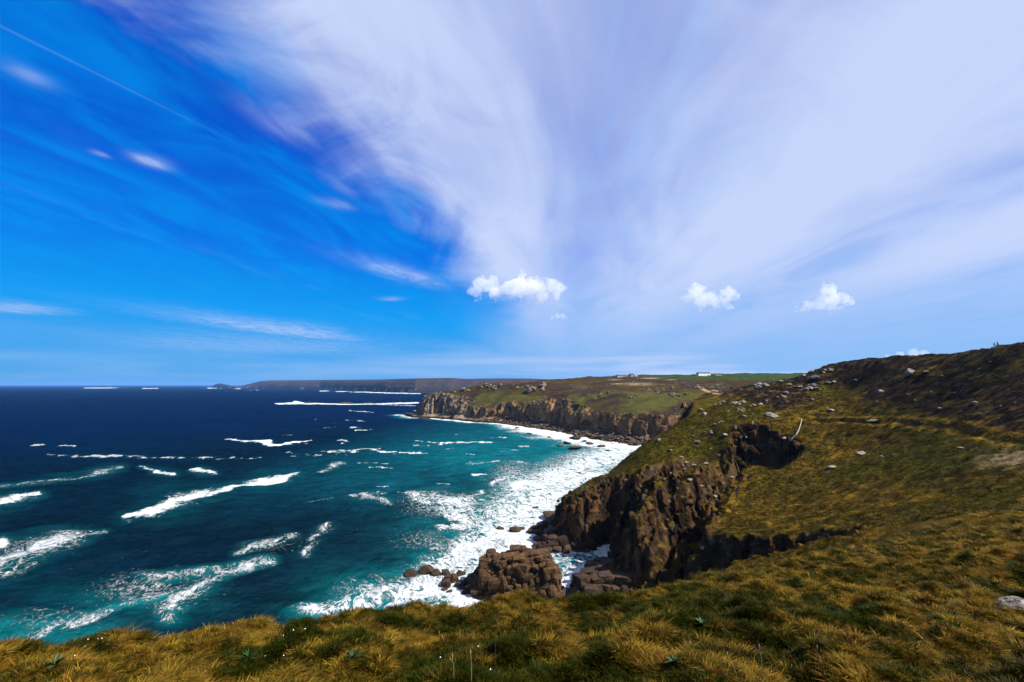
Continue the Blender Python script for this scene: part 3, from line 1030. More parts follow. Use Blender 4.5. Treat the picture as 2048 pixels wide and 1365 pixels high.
streak([(1245, 905), (1190, 925), (1130, 962), (1085, 1000), (1045, 1035), (990, 1078), (935, 1108), (880, 1130)], [10, 16, 24, 26, 26, 20, 16, 12], .60, .95, .9)
streak([(945, 1150), (900, 1165), (840, 1178), (780, 1190), (700, 1212)], [26, 24, 18, 14, 10], .58, .95, .9)
streak([(1230, 900), (1150, 884), (1080, 868), (1010, 852)], [9, 9, 7, 4], .66, .6, .5)


def zone(arr, px, py, rx, ry, amp):
    g = amp * np.exp(-(((PX - px) / rx) ** 2 + ((PY - py) / ry) ** 2))
    return np.maximum(arr, g)


for px, py, rx, ry, amp in [(300, 1180, 190, 60, .66), (110, 1240, 160, 45, .62), (560, 1090, 110, 40, .5), (870, 1010, 110, 45, .7), (1030, 960, 80, 55, .8),
                            (760, 1190, 120, 50, .85), (860, 1080, 130, 40, .6), (700, 1060, 160, 70, .35), (640, 1220, 80, 18, 1.0), (1000, 1050, 90, 60, .95)]:
    lace = zone(lace, px, py, rx, ry, amp)
for px, py, rx, ry, amp in [(60, 1265, 210, 45, .85), (260, 1200, 200, 45, .5), (760, 1190, 150, 60, .8), (640, 1225, 90, 25, .9), (1010, 915, 200, 50, .55), (1060, 980, 110, 60, .75),
                            (930, 1080, 140, 70, .6), (860, 960, 260, 70, .2), (1080, 880, 120, 30, .4)]:
    teal = zone(teal, px, py, rx, ry, amp)
for px, py, rx, ry, amp in [(860, 1165, 75, 32, 1.0), (800, 1190, 90, 26, .85), (900, 1190, 60, 16, 1.1), (640, 1222, 55, 9, .9), (1040, 1040, 70, 45, .9), (960, 1095, 110, 20, .95), (1110, 975, 70, 50, .85)]:
    foam = zone(foam, px, py, rx, ry, amp * .74)
lace = np.maximum(lace, .33 * sstep(-.10, .16, w3 + .5 * w1) * sstep(620, 330, R) * sstep(120, 150, R))
foam = np.clip(foam, 0, 1); lace = np.clip(lace, 0, 1)
deepc = lerp(np.array([.0001, .0052, .0115]), np.array([.0000, .0052, .0245]), sstep(300, 1000, R))
deepc = lerp(deepc, np.array([.0003, .040, .060]), sstep(-240, -30, X) * sstep(1100, 520, R) * sstep(200, 420, R) * .9)
deepc = lerp(deepc, np.array([.0002, .016, .024]), sstep(-110, -20, X) * sstep(420, 200, R) * .8)
dk = np.zeros_like(X)
for px, py, rx, ry, amp in [(560, 1210, 130, 45, .6), (420, 1080, 300, 40, .3)]:
    dk = zone(dk, px, py, rx, ry, amp)
deepc = deepc * (1 - dk)[:, None]
deepc = deepc * (1 + .5 * w3 + .35 * w1 * sstep(900, 200, R))[:, None]
tl = np.clip(teal + .5 * w1 * teal, 0, 1)
tint = lerp(deepc, np.array([.001, .092, .100]), np.clip(tl, 0, 1) ** 1.5)
# swell
near = sstep(1500, 200, R)
ph = X * .86 - Y * .5
zz = .40 * np.sin(ph / 5.2 + w1 * 7) + .30 * np.sin((X * .6 - Y * .8) / 3.1 + w3 * 12 + w1 * 4) + 1.1 * w1 + .5 * w2
zz = zz * near + foam * .35 * near + .8 * near * foam * (fbm2(X / 3, Y / 3, 2, 411) - .4)
zz = zz - .05
V = np.stack([X, Y, zz], 1)
F = gridfaces(sea_na, sea_nr)
cxy = (V[F[:, 0]] + V[F[:, 2]]) / 2
land = inside(cxy[:, 0], cxy[:, 1], NEAR_COAST) & (polydist(cxy[:, 0], cxy[:, 1], NEAR_COAST[:-2]) > 14)
F = F[~land]
if normals(V, F)[:, 2].mean() < 0:
    F = F[:, ::-1]
me = mesh_np('sea', V, F)
vattr(me, 'foam', foam); vattr(me, 'lace', lace); vattr(me, 'tint', tint, 'FLOAT_COLOR')
m, n = mat('sea_water')
p = n.pos()
f_, l_ = n.attr('foam')[2], n.attr('lace')[2]
tintc = n.attr('tint')[0]
sx, sy, sz = n.sep(p)
q = n.xyz(n.m('ADD', n.m('MULTIPLY', sx, .8), n.m('MULTIPLY', sy, .25)), n.m('MULTIPLY', sy, .55), 0)
na_ = n.noise(q, .22, 7, .62, 1.2)
nb_ = n.noise(q, .9, 5, .65, .6)
rid = n.m('SUBTRACT', 1.0, n.m('MULTIPLY', n.m('ABSOLUTE', n.m('SUBTRACT', na_, .5)), 9.5))
rid2 = n.m('SUBTRACT', 1.0, n.m('MULTIPLY', n.m('ABSOLUTE', n.m('SUBTRACT', n.noise(q, .075, 6, .6, 2.0), .5)), 12))
rid = n.m('MAXIMUM', rid, n.m('MULTIPLY', rid2, .95))
lv = n.m('ADD', n.m('MULTIPLY', rid, .75), n.m('MULTIPLY', n.m('SUBTRACT', nb_, .5), 1.1))
lf = n.mr(n.m('SUBTRACT', n.m('ADD', lv, n.m('MULTIPLY', l_, .95)), 1.12), 0.0, .36)
lf = n.m('MULTIPLY', lf, n.mr(l_, .08, .4, 0, 1))
sv = n.m('ADD', f_, n.m('ADD', n.m('MULTIPLY', n.m('SUBTRACT', na_, .5), 1.5), n.m('MULTIPLY', n.m('SUBTRACT', nb_, .5), 1.1)))
sf = n.mr(sv, .32, .76)
sf = n.m('MULTIPLY', sf, n.mr(f_, .02, .25))
fm = n.m('MAXIMUM', sf, n.m('MULTIPLY', lf, .92))
fcol = n.mix(n.mr(nb_, .25, .7, .25, 0), (.56, .58, .59), (.20, .34, .37))
halo = n.m('MULTIPLY', n.mr(sv, .05, .6), .35)
halo = n.m('MULTIPLY', halo, n.mr(f_, .02, .3))
wc = n.mix(halo, tintc, (.003, .080, .088))
chop = n.m('MULTIPLY', n.mr(n.noise(n.vscale(p, (.35, 1, 1)), .16, 6, .65, .6), .28, .72, .55, 1.55, False), n.mr(n.noise(n.vscale(p, (.4, 1, 1)), .7, 4, .6, .3), .25, .75, .65, 1.4, False))
wc = n.mix(1.0, wc, n.xyz(chop, chop, chop), 'MULTIPLY')
colr = n.mix(fm, wc, fcol)
wh = n.m('ADD', n.m('MULTIPLY', n.noise(n.vscale(p, (.5, 1, 1)), .55, 6, .6, .4), .6), n.m('MULTIPLY', n.noise(p, .09, 4, .6, .3), 2.2))
wh = n.m('ADD', wh, n.m('MULTIPLY', fm, n.m('MULTIPLY', nb_, 1.2)))
nrm = n.bump(wh, 1.0, 1.3)
o_ = n.n('ShaderNodeOutputMaterial')
df = n.n('ShaderNodeBsdfDiffuse'); n.link(colr, df.inputs[0]); n.link(nrm, df.inputs['Normal'])
gl = n.n('ShaderNodeBsdfGlossy'); gl.inputs['Roughness'].default_value = .22; n.link(nrm, gl.inputs['Normal'])
ms = n.n('ShaderNodeMixShader')
n.link(n.mr(fm, 0, .6, .022, .0), ms.inputs[0]); n.link(df.outputs[0], ms.inputs[1]); n.link(gl.outputs[0], ms.inputs[2])
n.link(ms.outputs[0], o_.inputs[0])
link('sea', me, m, kind='structure', category='sea', label='deep blue sea turning turquoise and white with surf near the rocks')
LOG('sea')


ORD = ['first', 'second', 'third', 'fourth', 'fifth', 'sixth', 'seventh', 'eighth', 'ninth', 'tenth', 'eleventh', 'twelfth', 'thirteenth', 'fourteenth', 'fifteenth', 'sixteenth', 'seventeenth', 'eighteenth', 'nineteenth', 'twentieth']
# ------------------------------------------------------------------ rocks
def rock_material(name, base, light, dark, lich=.0, scale=1.0, wet=None):
    m, n = mat(name)
    tc = n.n('ShaderNodeTexCoord').outputs['Object']
    oi = n.n('ShaderNodeObjectInfo').outputs['Random']
    p = n.pos()
    f = n.noise(p, 1.1 / scale, 6, .65)
    f2 = n.noise(p, 6.0 / scale, 4, .6)
    c = n.mix(n.mr(f, .3, .7), base, light)
    c = n.mix(n.mr(f2, .62, .38), c, dark)
    k = n.mr(oi, 0, 1, .34, .74, False)
    c = n.mix(1.0, c, n.xyz(k, k, k), 'MULTIPLY')
    if lich:
        c = n.mix(n.m('MULTIPLY', n.mr(n.noise(p, 2.3 / scale, 5, .7), .55, .62), lich), c, (.42, .40, .34))
    if wet is not None:
        z = n.sep(p)[2]
        c = n.mix(n.mr(n.m('ADD', z, n.m('MULTIPLY', f, 2.0)), wet, wet + 2.0, .75, 0), c, (.016, .011, .008))
    h = n.m('ADD', n.m('MULTIPLY', f, .7), n.m('MULTIPLY', f2, .3))
    n.out(c, n.bump(h, .9, .25 * scale), Roughness=.85, Specular_IOR_Level=.2)
    return m


M_STACK = rock_material('jointed_granite', (.095, .048, .016), (.23, .11, .032), (.020, .011, .006), 0, 1.0, 1.6)
M_DARKROCK = rock_material('wet_granite', (.06, .034, .018), (.13, .072, .034), (.02, .013, .009), 0, 1.0, .6)
M_PALE = rock_material('lichened_granite', (.30, .25, .18), (.55, .49, .39), (.06, .048, .034), .45, .5)
M_GREY = rock_material('grey_granite', (.20, .155, .105), (.38, .31, .23), (.06, .045, .03), .35, 1.6)


def block_mesh(seed):
    r = random.Random(seed)
    from mathutils import noise as mn
    bm = bmesh.new()
    bmesh.ops.create_cube(bm, size=1.0)
    bmesh.ops.subdivide_edges(bm, edges=bm.edges[:], cuts=2, use_grid_fill=True)
    sk = [r.uniform(-.22, .22) for _ in range(4)]
    o = Vector((r.uniform(0, 99), r.uniform(0, 99), r.uniform(0, 99)))
    ex = r.choice((4, 5, 7, 10, 14))
    for v in bm.verts:
        c = v.co * 2
        n_ = (abs(c.x) ** ex + abs(c.y) ** ex + abs(c.z) ** ex) ** (1 / ex)
        c = c / n_ * .5
        c.x += sk[0] * c.z + sk[1] * c.y; c.y += sk[2] * c.z
        c *= 1 + mn.noise(c * 2.2 + o) * .16 + mn.noise(c * 5 + o) * .07
        v.co = c
    bmesh.ops.triangulate(bm, faces=bm.faces[:])
    me = bpy.data.meshes.new('rock_block'); bm.to_mesh(me); bm.free()
    return me


def boulder_mesh(seed, sub=2, cuts=9, flat=.75):
    r = random.Random(seed)
    bm = bmesh.new()
    bmesh.ops.create_icosphere(bm, subdivisions=sub, radius=.5)
    for _ in range(cuts):
        nrm = Vector([r.gauss(0, 1), r.gauss(0, 1), r.gauss(0, .8)]).normalized()
        d = r.uniform(.27, .40)
        for v in bm.verts:
            e = v.co.dot(nrm) - d
            if e > 0:
                v.co -= nrm * e
    o = Vector((r.uniform(0, 99), r.uniform(0, 99), 0))
    from mathutils import noise as mn
    for v in bm.verts:
        v.co += v.co.normalized() * (mn.noise(v.co * 3.1 + o) * .06 + mn.noise(v.co * 8 + o) * .025)
        v.co.z *= flat
    me = bpy.data.meshes.new('boulder'); bm.to_mesh(me); bm.free()
    return me


BLOCKS = [block_mesh(500 + i) for i in range(10)]
BOULDERS = [boulder_mesh(600 + i) for i in range(12)]
BOULDERS_FINE = [boulder_mesh(700 + i, 4, 11) for i in range(3)]


def copy_mesh(me, material):
    key = me.name + '|' + material.name
    if key not in copy_mesh.c:
        m2 = me.copy(); m2.materials.clear(); m2.materials.append(material)
        copy_mesh.c[key] = m2
    return copy_mesh.c[key]


copy_mesh.c = {}


def boulder(p, size, material, label, group=None, seed=0, category='boulder', name='boulder', sink=.3, fine=False, stretch=None):
    r = random.Random(seed * 7 + 3)
    me = copy_mesh((BOULDERS_FINE if fine else BOULDERS)[r.randrange(3 if fine else 12)], material)
    o = bpy.data.objects.new(name, me); COL.objects.link(o)
    s = stretch or (r.uniform(.85, 1.25), r.uniform(.7, 1.1), r.uniform(.55, .95))
    o.scale = (size * s[0], size * s[1], size * s[2])
    o.rotation_euler = (r.uniform(-.25, .25), r.uniform(-.25, .25), r.uniform(0, 6.28))
    o.location = (p[0], p[1], p[2] + size * s[2] * (.375 - sink))
    o['label'] = label; o['category'] = category
    if group:
        o['group'] = group
    return o


def rock_mass(name, label, category, base, hfun, xr, yr, cell, material, seed, core=True, group=None, zlow=-1.5):
    """a jointed rock of separate blocks stacked over a plain core; hfun(x, y) is its top"""
    r = random.Random(seed)
    root = bpy.data.objects.new(name, None); COL.objects.link(root)
    root.location = (base[0], base[1], 0); root.empty_display_size = 1
    root['label'] = label; root['category'] = category
    if group:
        root['group'] = group
    nx, ny = int((xr[1] - xr[0]) / cell[0]) + 1, int((yr[1] - yr[0]) / cell[1]) + 1
    Hg = {}
    for i in range(-1, nx + 1):
        for j in range(-1, ny + 1):
            x = xr[0] + i * cell[0] + (j % 2) * cell[0] * .4; y = yr[0] + j * cell[1]
            Hg[i, j] = hfun(x, y)
    n = 0
    for i in range(nx):
        for j in range(ny):
            h = Hg[i, j]
            if h <= zlow + .8:
                continue
            low = min(Hg[i + a, j + b] for a, b in ((-1, 0), (1, 0), (0, -1)))
            zb = max(zlow, low - cell[2] * 1.2)
            x = xr[0] + i * cell[0] + (j % 2) * cell[0] * .4; y = yr[0] + j * cell[1]
            z = h
            while z > zb:
                hh = cell[2] * r.uniform(.65, 1.5)
                o = bpy.data.objects.new('rock_block', copy_mesh(BLOCKS[r.randrange(10)], material)); COL.objects.link(o)
                o.parent = root
                o.location = (x - base[0] + r.uniform(-.3, .3) * cell[0] * .6, y - base[1] + r.uniform(-.3, .3) * cell[1] * .7, z - hh / 2)
                big = r.choice((.8, 1, 1, 1.6))
                o.scale = (cell[0] * r.uniform(.85, 1.22) * big, cell[1] * r.uniform(.9, 1.3) * big, hh * 1.06 * big)
                o.rotation_euler = (r.uniform(-.17, .17), r.uniform(-.17, .17) - .08, r.uniform(-.35, .35))
                z -= hh; n += 1
    if core:
        V, F = [], []
        for i in range(nx):
            for j in range(ny):
                x = xr[0] + i * cell[0] + (j % 2) * cell[0] * .4; y = yr[0] + j * cell[1]
                V.append((x - base[0], y - base[1], max(-2.5, Hg[i, j] - cell[2] * .8)))
        F = gridfaces(nx, ny)
        me = mesh_np('core', V, F, False)
        link('core', me, M_DARKROCK, root)
    return root, n


def ss1(a, b, x):
    return float(sstep(a, b, np.float64(x)))


def h_stack(x, y):
    n = float(fbm2(np.array([x / 4.]), np.array([y / 4.]), 2, 511)[0]) - .5
    front = ss1(141.5, 147.5, y + .25 * (x + 4)) * ss1(163, 157, y)
    main = 11.8 * ss1(-12.5, -9, x) * ss1(16.5, 11.5, x) * front * (.82 + .18 * ss1(-10, 2, x))
    arm = 4.2 * ss1(-18, -13, x) * ss1(-5, -9, x) * ss1(146, 151, y) * ss1(160, 156, y)
    return max(main, arm) + n * 4.2 - 1.0


def h_ledge(x, y):
    n = float(fbm2(np.array([x / 4.]), np.array([y / 4.]), 2, 515)[0]) - .5
    return 6.5 * ss1(5, 13, x) * ss1(34, 27, x) * ss1(181, 186, y) * ss1(214, 206, y) * (.55 + .45 * ss1(8, 20, x)) + 3 * n - 1.2


def h_foot(x, y):
    n = float(fbm2(np.array([x / 4.]), np.array([y / 4.]), 2, 517)[0]) - .5
    return 7.5 * ss1(17, 24, x + (y - 150) * -.3) * ss1(52, 44, x) * ss1(137, 144, y) * ss1(166, 160, y - .25 * (x - 30)) + 3.4 * n - 1.0


rock_mass('sea_stack', 'big blocky brown granite rock standing in white surf below the grassy edge', 'sea stack', (0, 150), h_stack, (-22, 16), (141, 160), (2.1, 2.1, 2.2), M_STACK, 21)
rock_mass('rock_ledge', 'low dark wave-washed rock ledge at the foot of the cliff buttress', 'rock ledge', (16, 195), h_ledge, (3, 33), (181, 213), (3.4, 3.2, 2.2), M_DARKROCK, 23)
rock_mass('rock_apron', 'dark blocky rocks heaped along the foot of the columned cliff', 'rocks', (34, 150), h_foot, (18, 51), (137, 168), (2.5, 2.5, 2.0), M_DARKROCK, 25)

# rounded rocks with surf running off them
for i, (px, py, sz, lab) in enumerate([
        (850, 1144, 6.5, 'rounded dark rock with white water streaming off, leftmost before the stack'),
        (822, 1148, 5, 'small low wet rock at the seaward end of the surf-washed row'),
        (893, 1147, 4.5, 'dark wet rock in foam between the streaming rock and the stack'),
        (872, 1149, 4, 'smallest wet rock in the foaming row beside the stack'),
        (921, 1148, 5, 'wet boulder in foam against the arm of the sea stack'),
        (948, 1180, 7, 'wet brown boulder in the surf at the near left foot of the stack'),
        (1032, 1062, 6, 'low flat rock awash in surf seaward of the ledge'),
        (1000, 1058, 4, 'flat dark rock nearly covered by surf, farthest out from the ledge'),
        (1108, 1036, 13, 'broad rounded slab of brown rock on the ledge below the buttress'),
        (1090, 1105, 5, 'square wet rock with water pouring off beside the narrow inlet'),
        (1136, 1182, 3, 'tiny dark rock in the white inlet between stack and cliff')]):
    p = onsea(px, py)
    boulder(p, sz, M_DARKROCK, lab, None, 40 + i, 'rock', 'sea_rock', .40, True)
SURF = [(1160, 947, 3), (1097, 989, 3), (1165, 973, 3), (1201, 928, 3.5), (1119, 1015, 4), (1132, 1009, 4), (1072, 1016, 3.5), (1185, 945, 2.5), (1184, 957, 2.5),
                                  (1033, 857, 9), (1149, 879, 16), (1135, 887, 9), (1181, 889, 10), (1150, 898, 14), (1059, 869, 7), (1203, 893, 8), (1120, 893, 6), (1215, 902, 6), (1100, 876, 6), (1168, 884, 7)]
BAYX, NEARX = sorted(q[0] for q in SURF if q[1] < 910), sorted(q[0] for q in SURF if q[1] >= 910)
for i, (px, py, sz) in enumerate(SURF):
    boulder(onsea(px, py), sz, M_DARKROCK, 'dark rock in the white surf %s, %s from the left' % (('along the bay shore', ORD[BAYX.index(px)]) if py < 910 else ('off the near promontory', ORD[NEARX.index(px)])), 'rocks in the bay surf', 60 + i, 'rock', 'sea_rock', .25,
            stretch=(1.4, 1.0, .5))
for i, (px, py, sz, lab) in enumerate([(832, 833, 26, 'low dark reef rock off the tip of the headland'), (850, 838, 22, 'dark reef rock in surf below the headland tip'), (616, 807, 22, 'isolated dark reef in a line of breakers far out in the bay'),
                                       (212, 775.6, 190, 'faint islet with white surf on the far horizon'), (690, 808, 26, 'long flat reef lying seaward of the headland'), (735, 807, 22, 'flat reef nearest the headland in the line of breakers')]):
    boulder(onsea(px, py), sz, M_DARKROCK, lab, None, 90 + i, 'reef', 'reef', .2, stretch=(1.9, 1.0, .42))
LOG('sea rocks')

# boulders on the hillside, one by one where the picture shows them
Z2 = lambda x, y: (1400 + x / 3.16, 680 + y / 3.16)
Z1 = lambda x, y: (1000 + x / 2.926, 800 + y / 2.926)
named = [(Z2(1325, 222), 26, 'pointed pale boulder alone high on the heather below the skyline'),
         (Z2(1420, 208), 17, 'flat pale boulder just right of the pointed one in heather'),
         (Z2(1020, 730), 22, 'tilted grey boulder casting a black shadow, upper of two on the open slope'),
         (Z2(825, 812), 26, 'flat grey boulder, lower of two on the open slope'),
         (Z2(1660, 688), 16, 'small white slab on the grass near the right edge of the slope'),
         (Z2(450, 482), 27, 'long pale flat slab on green turf above the pit'),
         (Z2(280, 487), 16, 'round pale boulder on turf left of the long flat slab'),
         (Z2(1145, 333), 14, 'white boulder beside a dark hollow in the middle of the slope'),
         (Z2(1117, 398), 9, 'upright narrow white stone below the dark hollow'),
         (Z2(830, 447), 12, 'grey boulder on yellow grass right of the fence top'),
         (Z2(708, 382), 9, 'small white boulder under the big boulder cluster'),
         (Z2(1090, 517), 20, 'grey slab lying on the bank of the path'),
         (Z2(535, 637), 12, 'pale stone on the rim of the dark pit'),
         (Z2(1735, 403), 14, 'pale boulder in the dark heather at right'),
         (Z2(1150, 742), 9, 'small pale stone right of the tilted boulder'),
         (Z2(735, 163), 22, 'dark rounded crag highest on the skyline above the slope'),
         (Z2(730, 250), 22, 'large striped grey boulder in heather below the skyline crag')]
for i, ((px, py), w, lab) in enumerate(named):
    h = march(px, py)
    if h is None:
        continue
    boulder(h[0], w * h[1] / FPX * 1.0, M_PALE if 'dark' not in lab[:5] else M_GREY, lab, None, 120 + i, fine=w > 15, sink=.27,
            stretch=(1.35, .8, .42) if ('flat' in lab or 'slab' in lab) else ((.7, .7, 1.0) if 'pointed' in lab or 'upright' in lab else None))
# clusters: a few touching blocks each
crop = [(Z2(690, 312), 34, 7, 'cluster of big pale boulders in the middle of the upper slope'),
        (Z2(640, 208), 30, 8, 'flat grey outcrop breaking the skyline below the highest crag'),
        (Z2(265, 402), 22, 6, 'pale broken outcrop on the ridge left of the fence'),
        (Z2(355, 418), 20, 5, 'jumbled pale rocks on the ridge just above the flat slab'),
        (Z2(390, 298), 26, 7, 'dark and pale outcrop on the skyline where the ridge drops'),
        (Z2(125, 402), 18, 5, 'small pale outcrop low on the ridge line'),
        (Z2(510, 362), 18, 5, 'pair of white boulders at the edge of the heather on the ridge'),
        (Z2(830, 190), 20, 5, 'pale scattered outcrop right below the skyline crag'),
        (Z1(1425, 62), 20, 5, 'leaning pale rocks on the promontory top above the posts'),
        (Z1(1290, 132), 14, 4, 'two pale rocks on the green ridge crest'),
        (Z1(1220, 192), 16, 4, 'dark and white rocks low on the green ridge')]
for i, ((px, py), w, k, lab) in enumerate(crop):
    h = march(px, py)
    if h is None:
        continue
    p, t = h
    root = bpy.data.objects.new('rock_outcrop', None); COL.objects.link(root)
    root.location = p; root['label'] = lab; root['category'] = 'outcrop'; root['group'] = 'outcrops along the ridge'
    r = random.Random(900 + i)
    S = w * t / FPX
    for j in range(k):
        o = bpy.data.objects.new('stone', copy_mesh(BOULDERS[r.randrange(12)], M_PALE)); COL.objects.link(o)
        o.parent = root
        s = S * r.uniform(.28, .62)
        o.scale = (s * r.uniform(.9, 1.4), s * r.uniform(.8, 1.1), s * r.uniform(.6, 1.0))
        o.rotation_euler = (r.uniform(-.4, .4), r.uniform(-.4, .4), r.uniform(0, 6))
        x, y = r.uniform(-.5, .5) * S, r.uniform(-.45, .45) * S
        z = float(bil(HN, np.array([p[0] + x]), np.array([p[1] + y]), NORG, NH)[0]) - p[2]
        o.location = (x, y, z + s * .12)
rs = random.Random(5)
spots = [Z2(*q) for q in [(655, 232), (510, 264), (420, 392), (240, 452), (95, 540), (60, 592), (155, 607), (1320, 352), (1900, 422), (1880, 502), (1515, 438), (1950, 322), (1760, 192), (1680, 163),
                          (1880, 102), (1835, 142), (1580, 158), (1230, 728), (210, 412), (545, 342), (815, 277), (845, 272), (760, 317), (950, 212), (980, 260), (1530, 232), (1700, 248), (1610, 340),
                          (1860, 260), (1460, 330), (1990, 400), (2030, 520), (1820, 470), (1360, 385), (700, 205), (780, 210), (610, 300), (560, 290), (470, 330), (330, 470), (180, 455), (30, 470), (20, 520)]]
spots += [Z1(*q) for q in [(1320, 210), (1155, 252), (1130, 215), (930, 242), (875, 238), (1000, 300), (1060, 340), (1440, 235), (1560, 20), (1490, 38), (1400, 22), (1290, 28), (1175, 62), (1090, 372), (1130, 392), (1110, 472),
                           (1000, 432), (960, 470), (1230, 290), (1280, 330), (1360, 460), (1300, 490), (1180, 510), (1255, 575), (740, 480), (1080, 410), (1150, 340), (1210, 380), (1040, 520)]]


def region(px, py):
    if px > 1840:
        return 'in the heather under the right end of the skyline' if py < 760 else 'low in the dark heather at the right edge'
    if px > 1700:
        return 'on the upper heather slope' if py < 800 else 'on the open grass slope'
    if px > 1560:
        return 'below the skyline crag' if py < 800 else 'on the grass right of the pit'
    if px > 1460:
        return 'on the upper ridge' if py < 830 else 'on the turf above the pit'
    if px > 1380:
        return 'on the lower ridge crest' if py < 890 else 'on the brown slope left of the pit'
    return 'on the green turf of the promontory' if py < 935 else 'on the face of the columned cliff'


byreg = {}
for q in spots:
    byreg.setdefault(region(*q), []).append(q)
i = 0
for reg, L_ in byreg.items():
    L_.sort()
    for j, (px, py) in enumerate(L_):
        h = march(px, py)
        if h is None:
            continue
        w = rs.uniform(6, 15) * (.6 if px > 1700 else 1)
        lab = 'pale stone %s, %s from the left' % (reg, ORD[j]) if len(L_) > 1 else 'lone small pale stone %s' % reg
        boulder(h[0], w * .85 * h[1] / FPX, M_PALE, lab, 'pale stones strewn over the hillside', 200 + i, sink=.24)
        i += 1
LOG('boulders')
p, t = march(2034, 1222, 4)
boulder(p, .62, M_PALE, 'pale lichen-covered boulder in the foreground grass at the right edge', None, 301, fine=True, sink=.2, stretch=(1.2, 1.0, .55))
for (px, py, w, lab) in [(990, 1196, .55, 'pinkish rock poking out at the lip of the grass before the stack'), (968, 1206, .4, 'brown rock half sunk in grass left of the pinkish rock'),
                         (705, 1222, .3, 'pale stone half hidden at the left part of the grassy lip')]:
    h = march(px, py + 6, 4)
    if h:
        boulder(h[0], w, M_STACK, lab, None, int(px), fine=True, sink=.1)


# tors on the headland
def march_far(px, py, t0=330, t1=1600):
    r = ray(px, py)
    t = np.arange(t0, t1, 1.0)
    x, y, z = t * r[0], t * r[1], CAMZ + t * r[2]
    g = bil(HF, x, y, FORG, FH)
    ok = (x > FORG[0]) & (x < FORG[0] + FX * FH) & (y < FORG[1] + FY * FH)
    k = np.nonzero((g > z) & ok)[0]
    return None if not len(k) else (np.array([x[k[0]], y[k[0]], g[k[0]]]), t[k[0]])


Z3 = lambda x, y: (780 + x / 2.926, 720 + y / 2.926)
for i, ((px, py), w, k, lab) in enumerate([
        (Z3(845, 170), 52, 11, 'big grey tor in the middle of the headland slope'), (Z3(755, 165), 24, 6, 'grey crag just left of the big tor on the headland'),
        (Z3(1240, 198), 22, 6, 'pale tor above the middle of the bay cliffs'), (Z3(1545, 182), 26, 7, 'pale tor left of the track on the far slope'),
        (Z3(1690, 200), 34, 8, 'dark and pale crags below the sandy track'), (Z3(1800, 160), 22, 6, 'pale rocks at the start of the sandy track'),
        (Z3(620, 155), 26, 6, 'small crag on the rounded top of the headland'), (Z3(560, 150), 24, 6, 'grey crag at the seaward brow of the headland'),
        (Z3(420, 175), 30, 7, 'grey pinnacles on top of the headland tip'), (Z3(320, 170), 26, 7, 'outermost pinnacles above the headland tip'),
        (Z3(1640, 165), 18, 5, 'small crag between the two pale tors'), (Z3(1420, 215), 16, 4, 'yellowish low outcrop on the far green slope')]):
    h = march_far(px, py + 2)
    if h is None:
        continue
    p, t = h
    root = bpy.data.objects.new('tor', None); COL.objects.link(root)
    root.location = p; root['label'] = lab; root['category'] = 'tor'; root['group'] = 'granite tors across the bay'
    r = random.Random(950 + i)
    S = w * t / FPX
    for j in range(k):
        o = bpy.data.objects.new('stone', copy_mesh(BOULDERS[r.randrange(12)], M_GREY)); COL.objects.link(o)
        o.parent = root
        s = S * r.uniform(.16, .40)
        o.scale = (s * r.uniform(.8, 1.2), s * r.uniform(.8, 1.1), s * r.uniform(.8, 1.3))
        o.rotation_euler = (r.uniform(-.3, .3), r.uniform(-.3, .3), r.uniform(0, 6))
        x, y = r.uniform(-.5, .5) * S, r.uniform(-.4, .4) * S
        z = float(bil(HF, np.array([p[0] + x]), np.array([p[1] + y]), FORG, FH)[0]) - p[2]
        o.location = (x, y, z + s * .15)

# boulder beach at the foot of the bay cliffs: too many stones to count
Vs, Fs, off = [], [], 0
bm_v = []
for me in BOULDERS[:6]:
    v = np.zeros(len(me.vertices) * 3, np.float32); me.vertices.foreach_get('co', v)
    f = np.zeros(len(me.loops), np.int32); me.loops.foreach_get('vertex_index', f)
    bm_v.append((v.reshape(-1, 3), f.reshape(-1, 3)))
cnt = 0
g = np.random.default_rng(77)
xs, ys = g.uniform(-60, 175, 9000), g.uniform(440, 800, 9000)
hz = bil(HF, xs, ys, FORG, FH)
ok = (hz > -.4) & (hz < 8)
for x, y, z in zip(xs[ok][:1100], ys[ok][:1100], hz[ok][:1100]):
    v, f = bm_v[g.integers(6)]
    s = g.uniform(1.2, 4.2) * (1 if g.random() < .85 else 1.8)
    a = g.uniform(0, 6.28)
    R_ = np.array([[math.cos(a), -math.sin(a), 0], [math.sin(a), math.cos(a), 0], [0, 0, .8]])
    Vs.append(v @ R_.T * s + (x, y, z + .2 * s)); Fs.append(f + off); off += len(v)
me = mesh_np('shore_boulders', np.concatenate(Vs), np.concatenate(Fs), False)
link('shore_boulders', me, rock_material('beach_granite', (.17, .11, .06), (.30, .20, .11), (.05, .034, .022), 0, 4.0), kind='stuff', category='boulders',
     label='brown boulder beach along the foot of the bay cliffs')
Vs, Fs, off = [], [], 0
xs, ys = g.uniform(-200, 330, 30000), g.uniform(480, 1000, 30000)
hz = bil(HF, xs, ys, FORG, FH); dn_ = fbm2(xs / 40, ys / 40, 3, 271); ps = topix(xs, ys, hz)
ok = (hz > 22) & (hz < 72) & (dn_ > .56 - .08 * sstep(-60, -140, xs)) & (ps[1] > 764)
for x, y, z in zip(xs[ok][:1500], ys[ok][:1500], hz[ok][:1500]):
    v, f = bm_v[g.integers(6)]
    s_ = g.uniform(.8, 2.6) * (1 if g.random() < .9 else 2)
    a = g.uniform(0, 6.28)
    R_ = np.array([[math.cos(a), -math.sin(a), 0], [math.sin(a), math.cos(a), 0], [0, 0, .9]])
    Vs.append(v @ R_.T * s_ + (x, y, z + .15 * s_)); Fs.append(f + off); off += len(v)
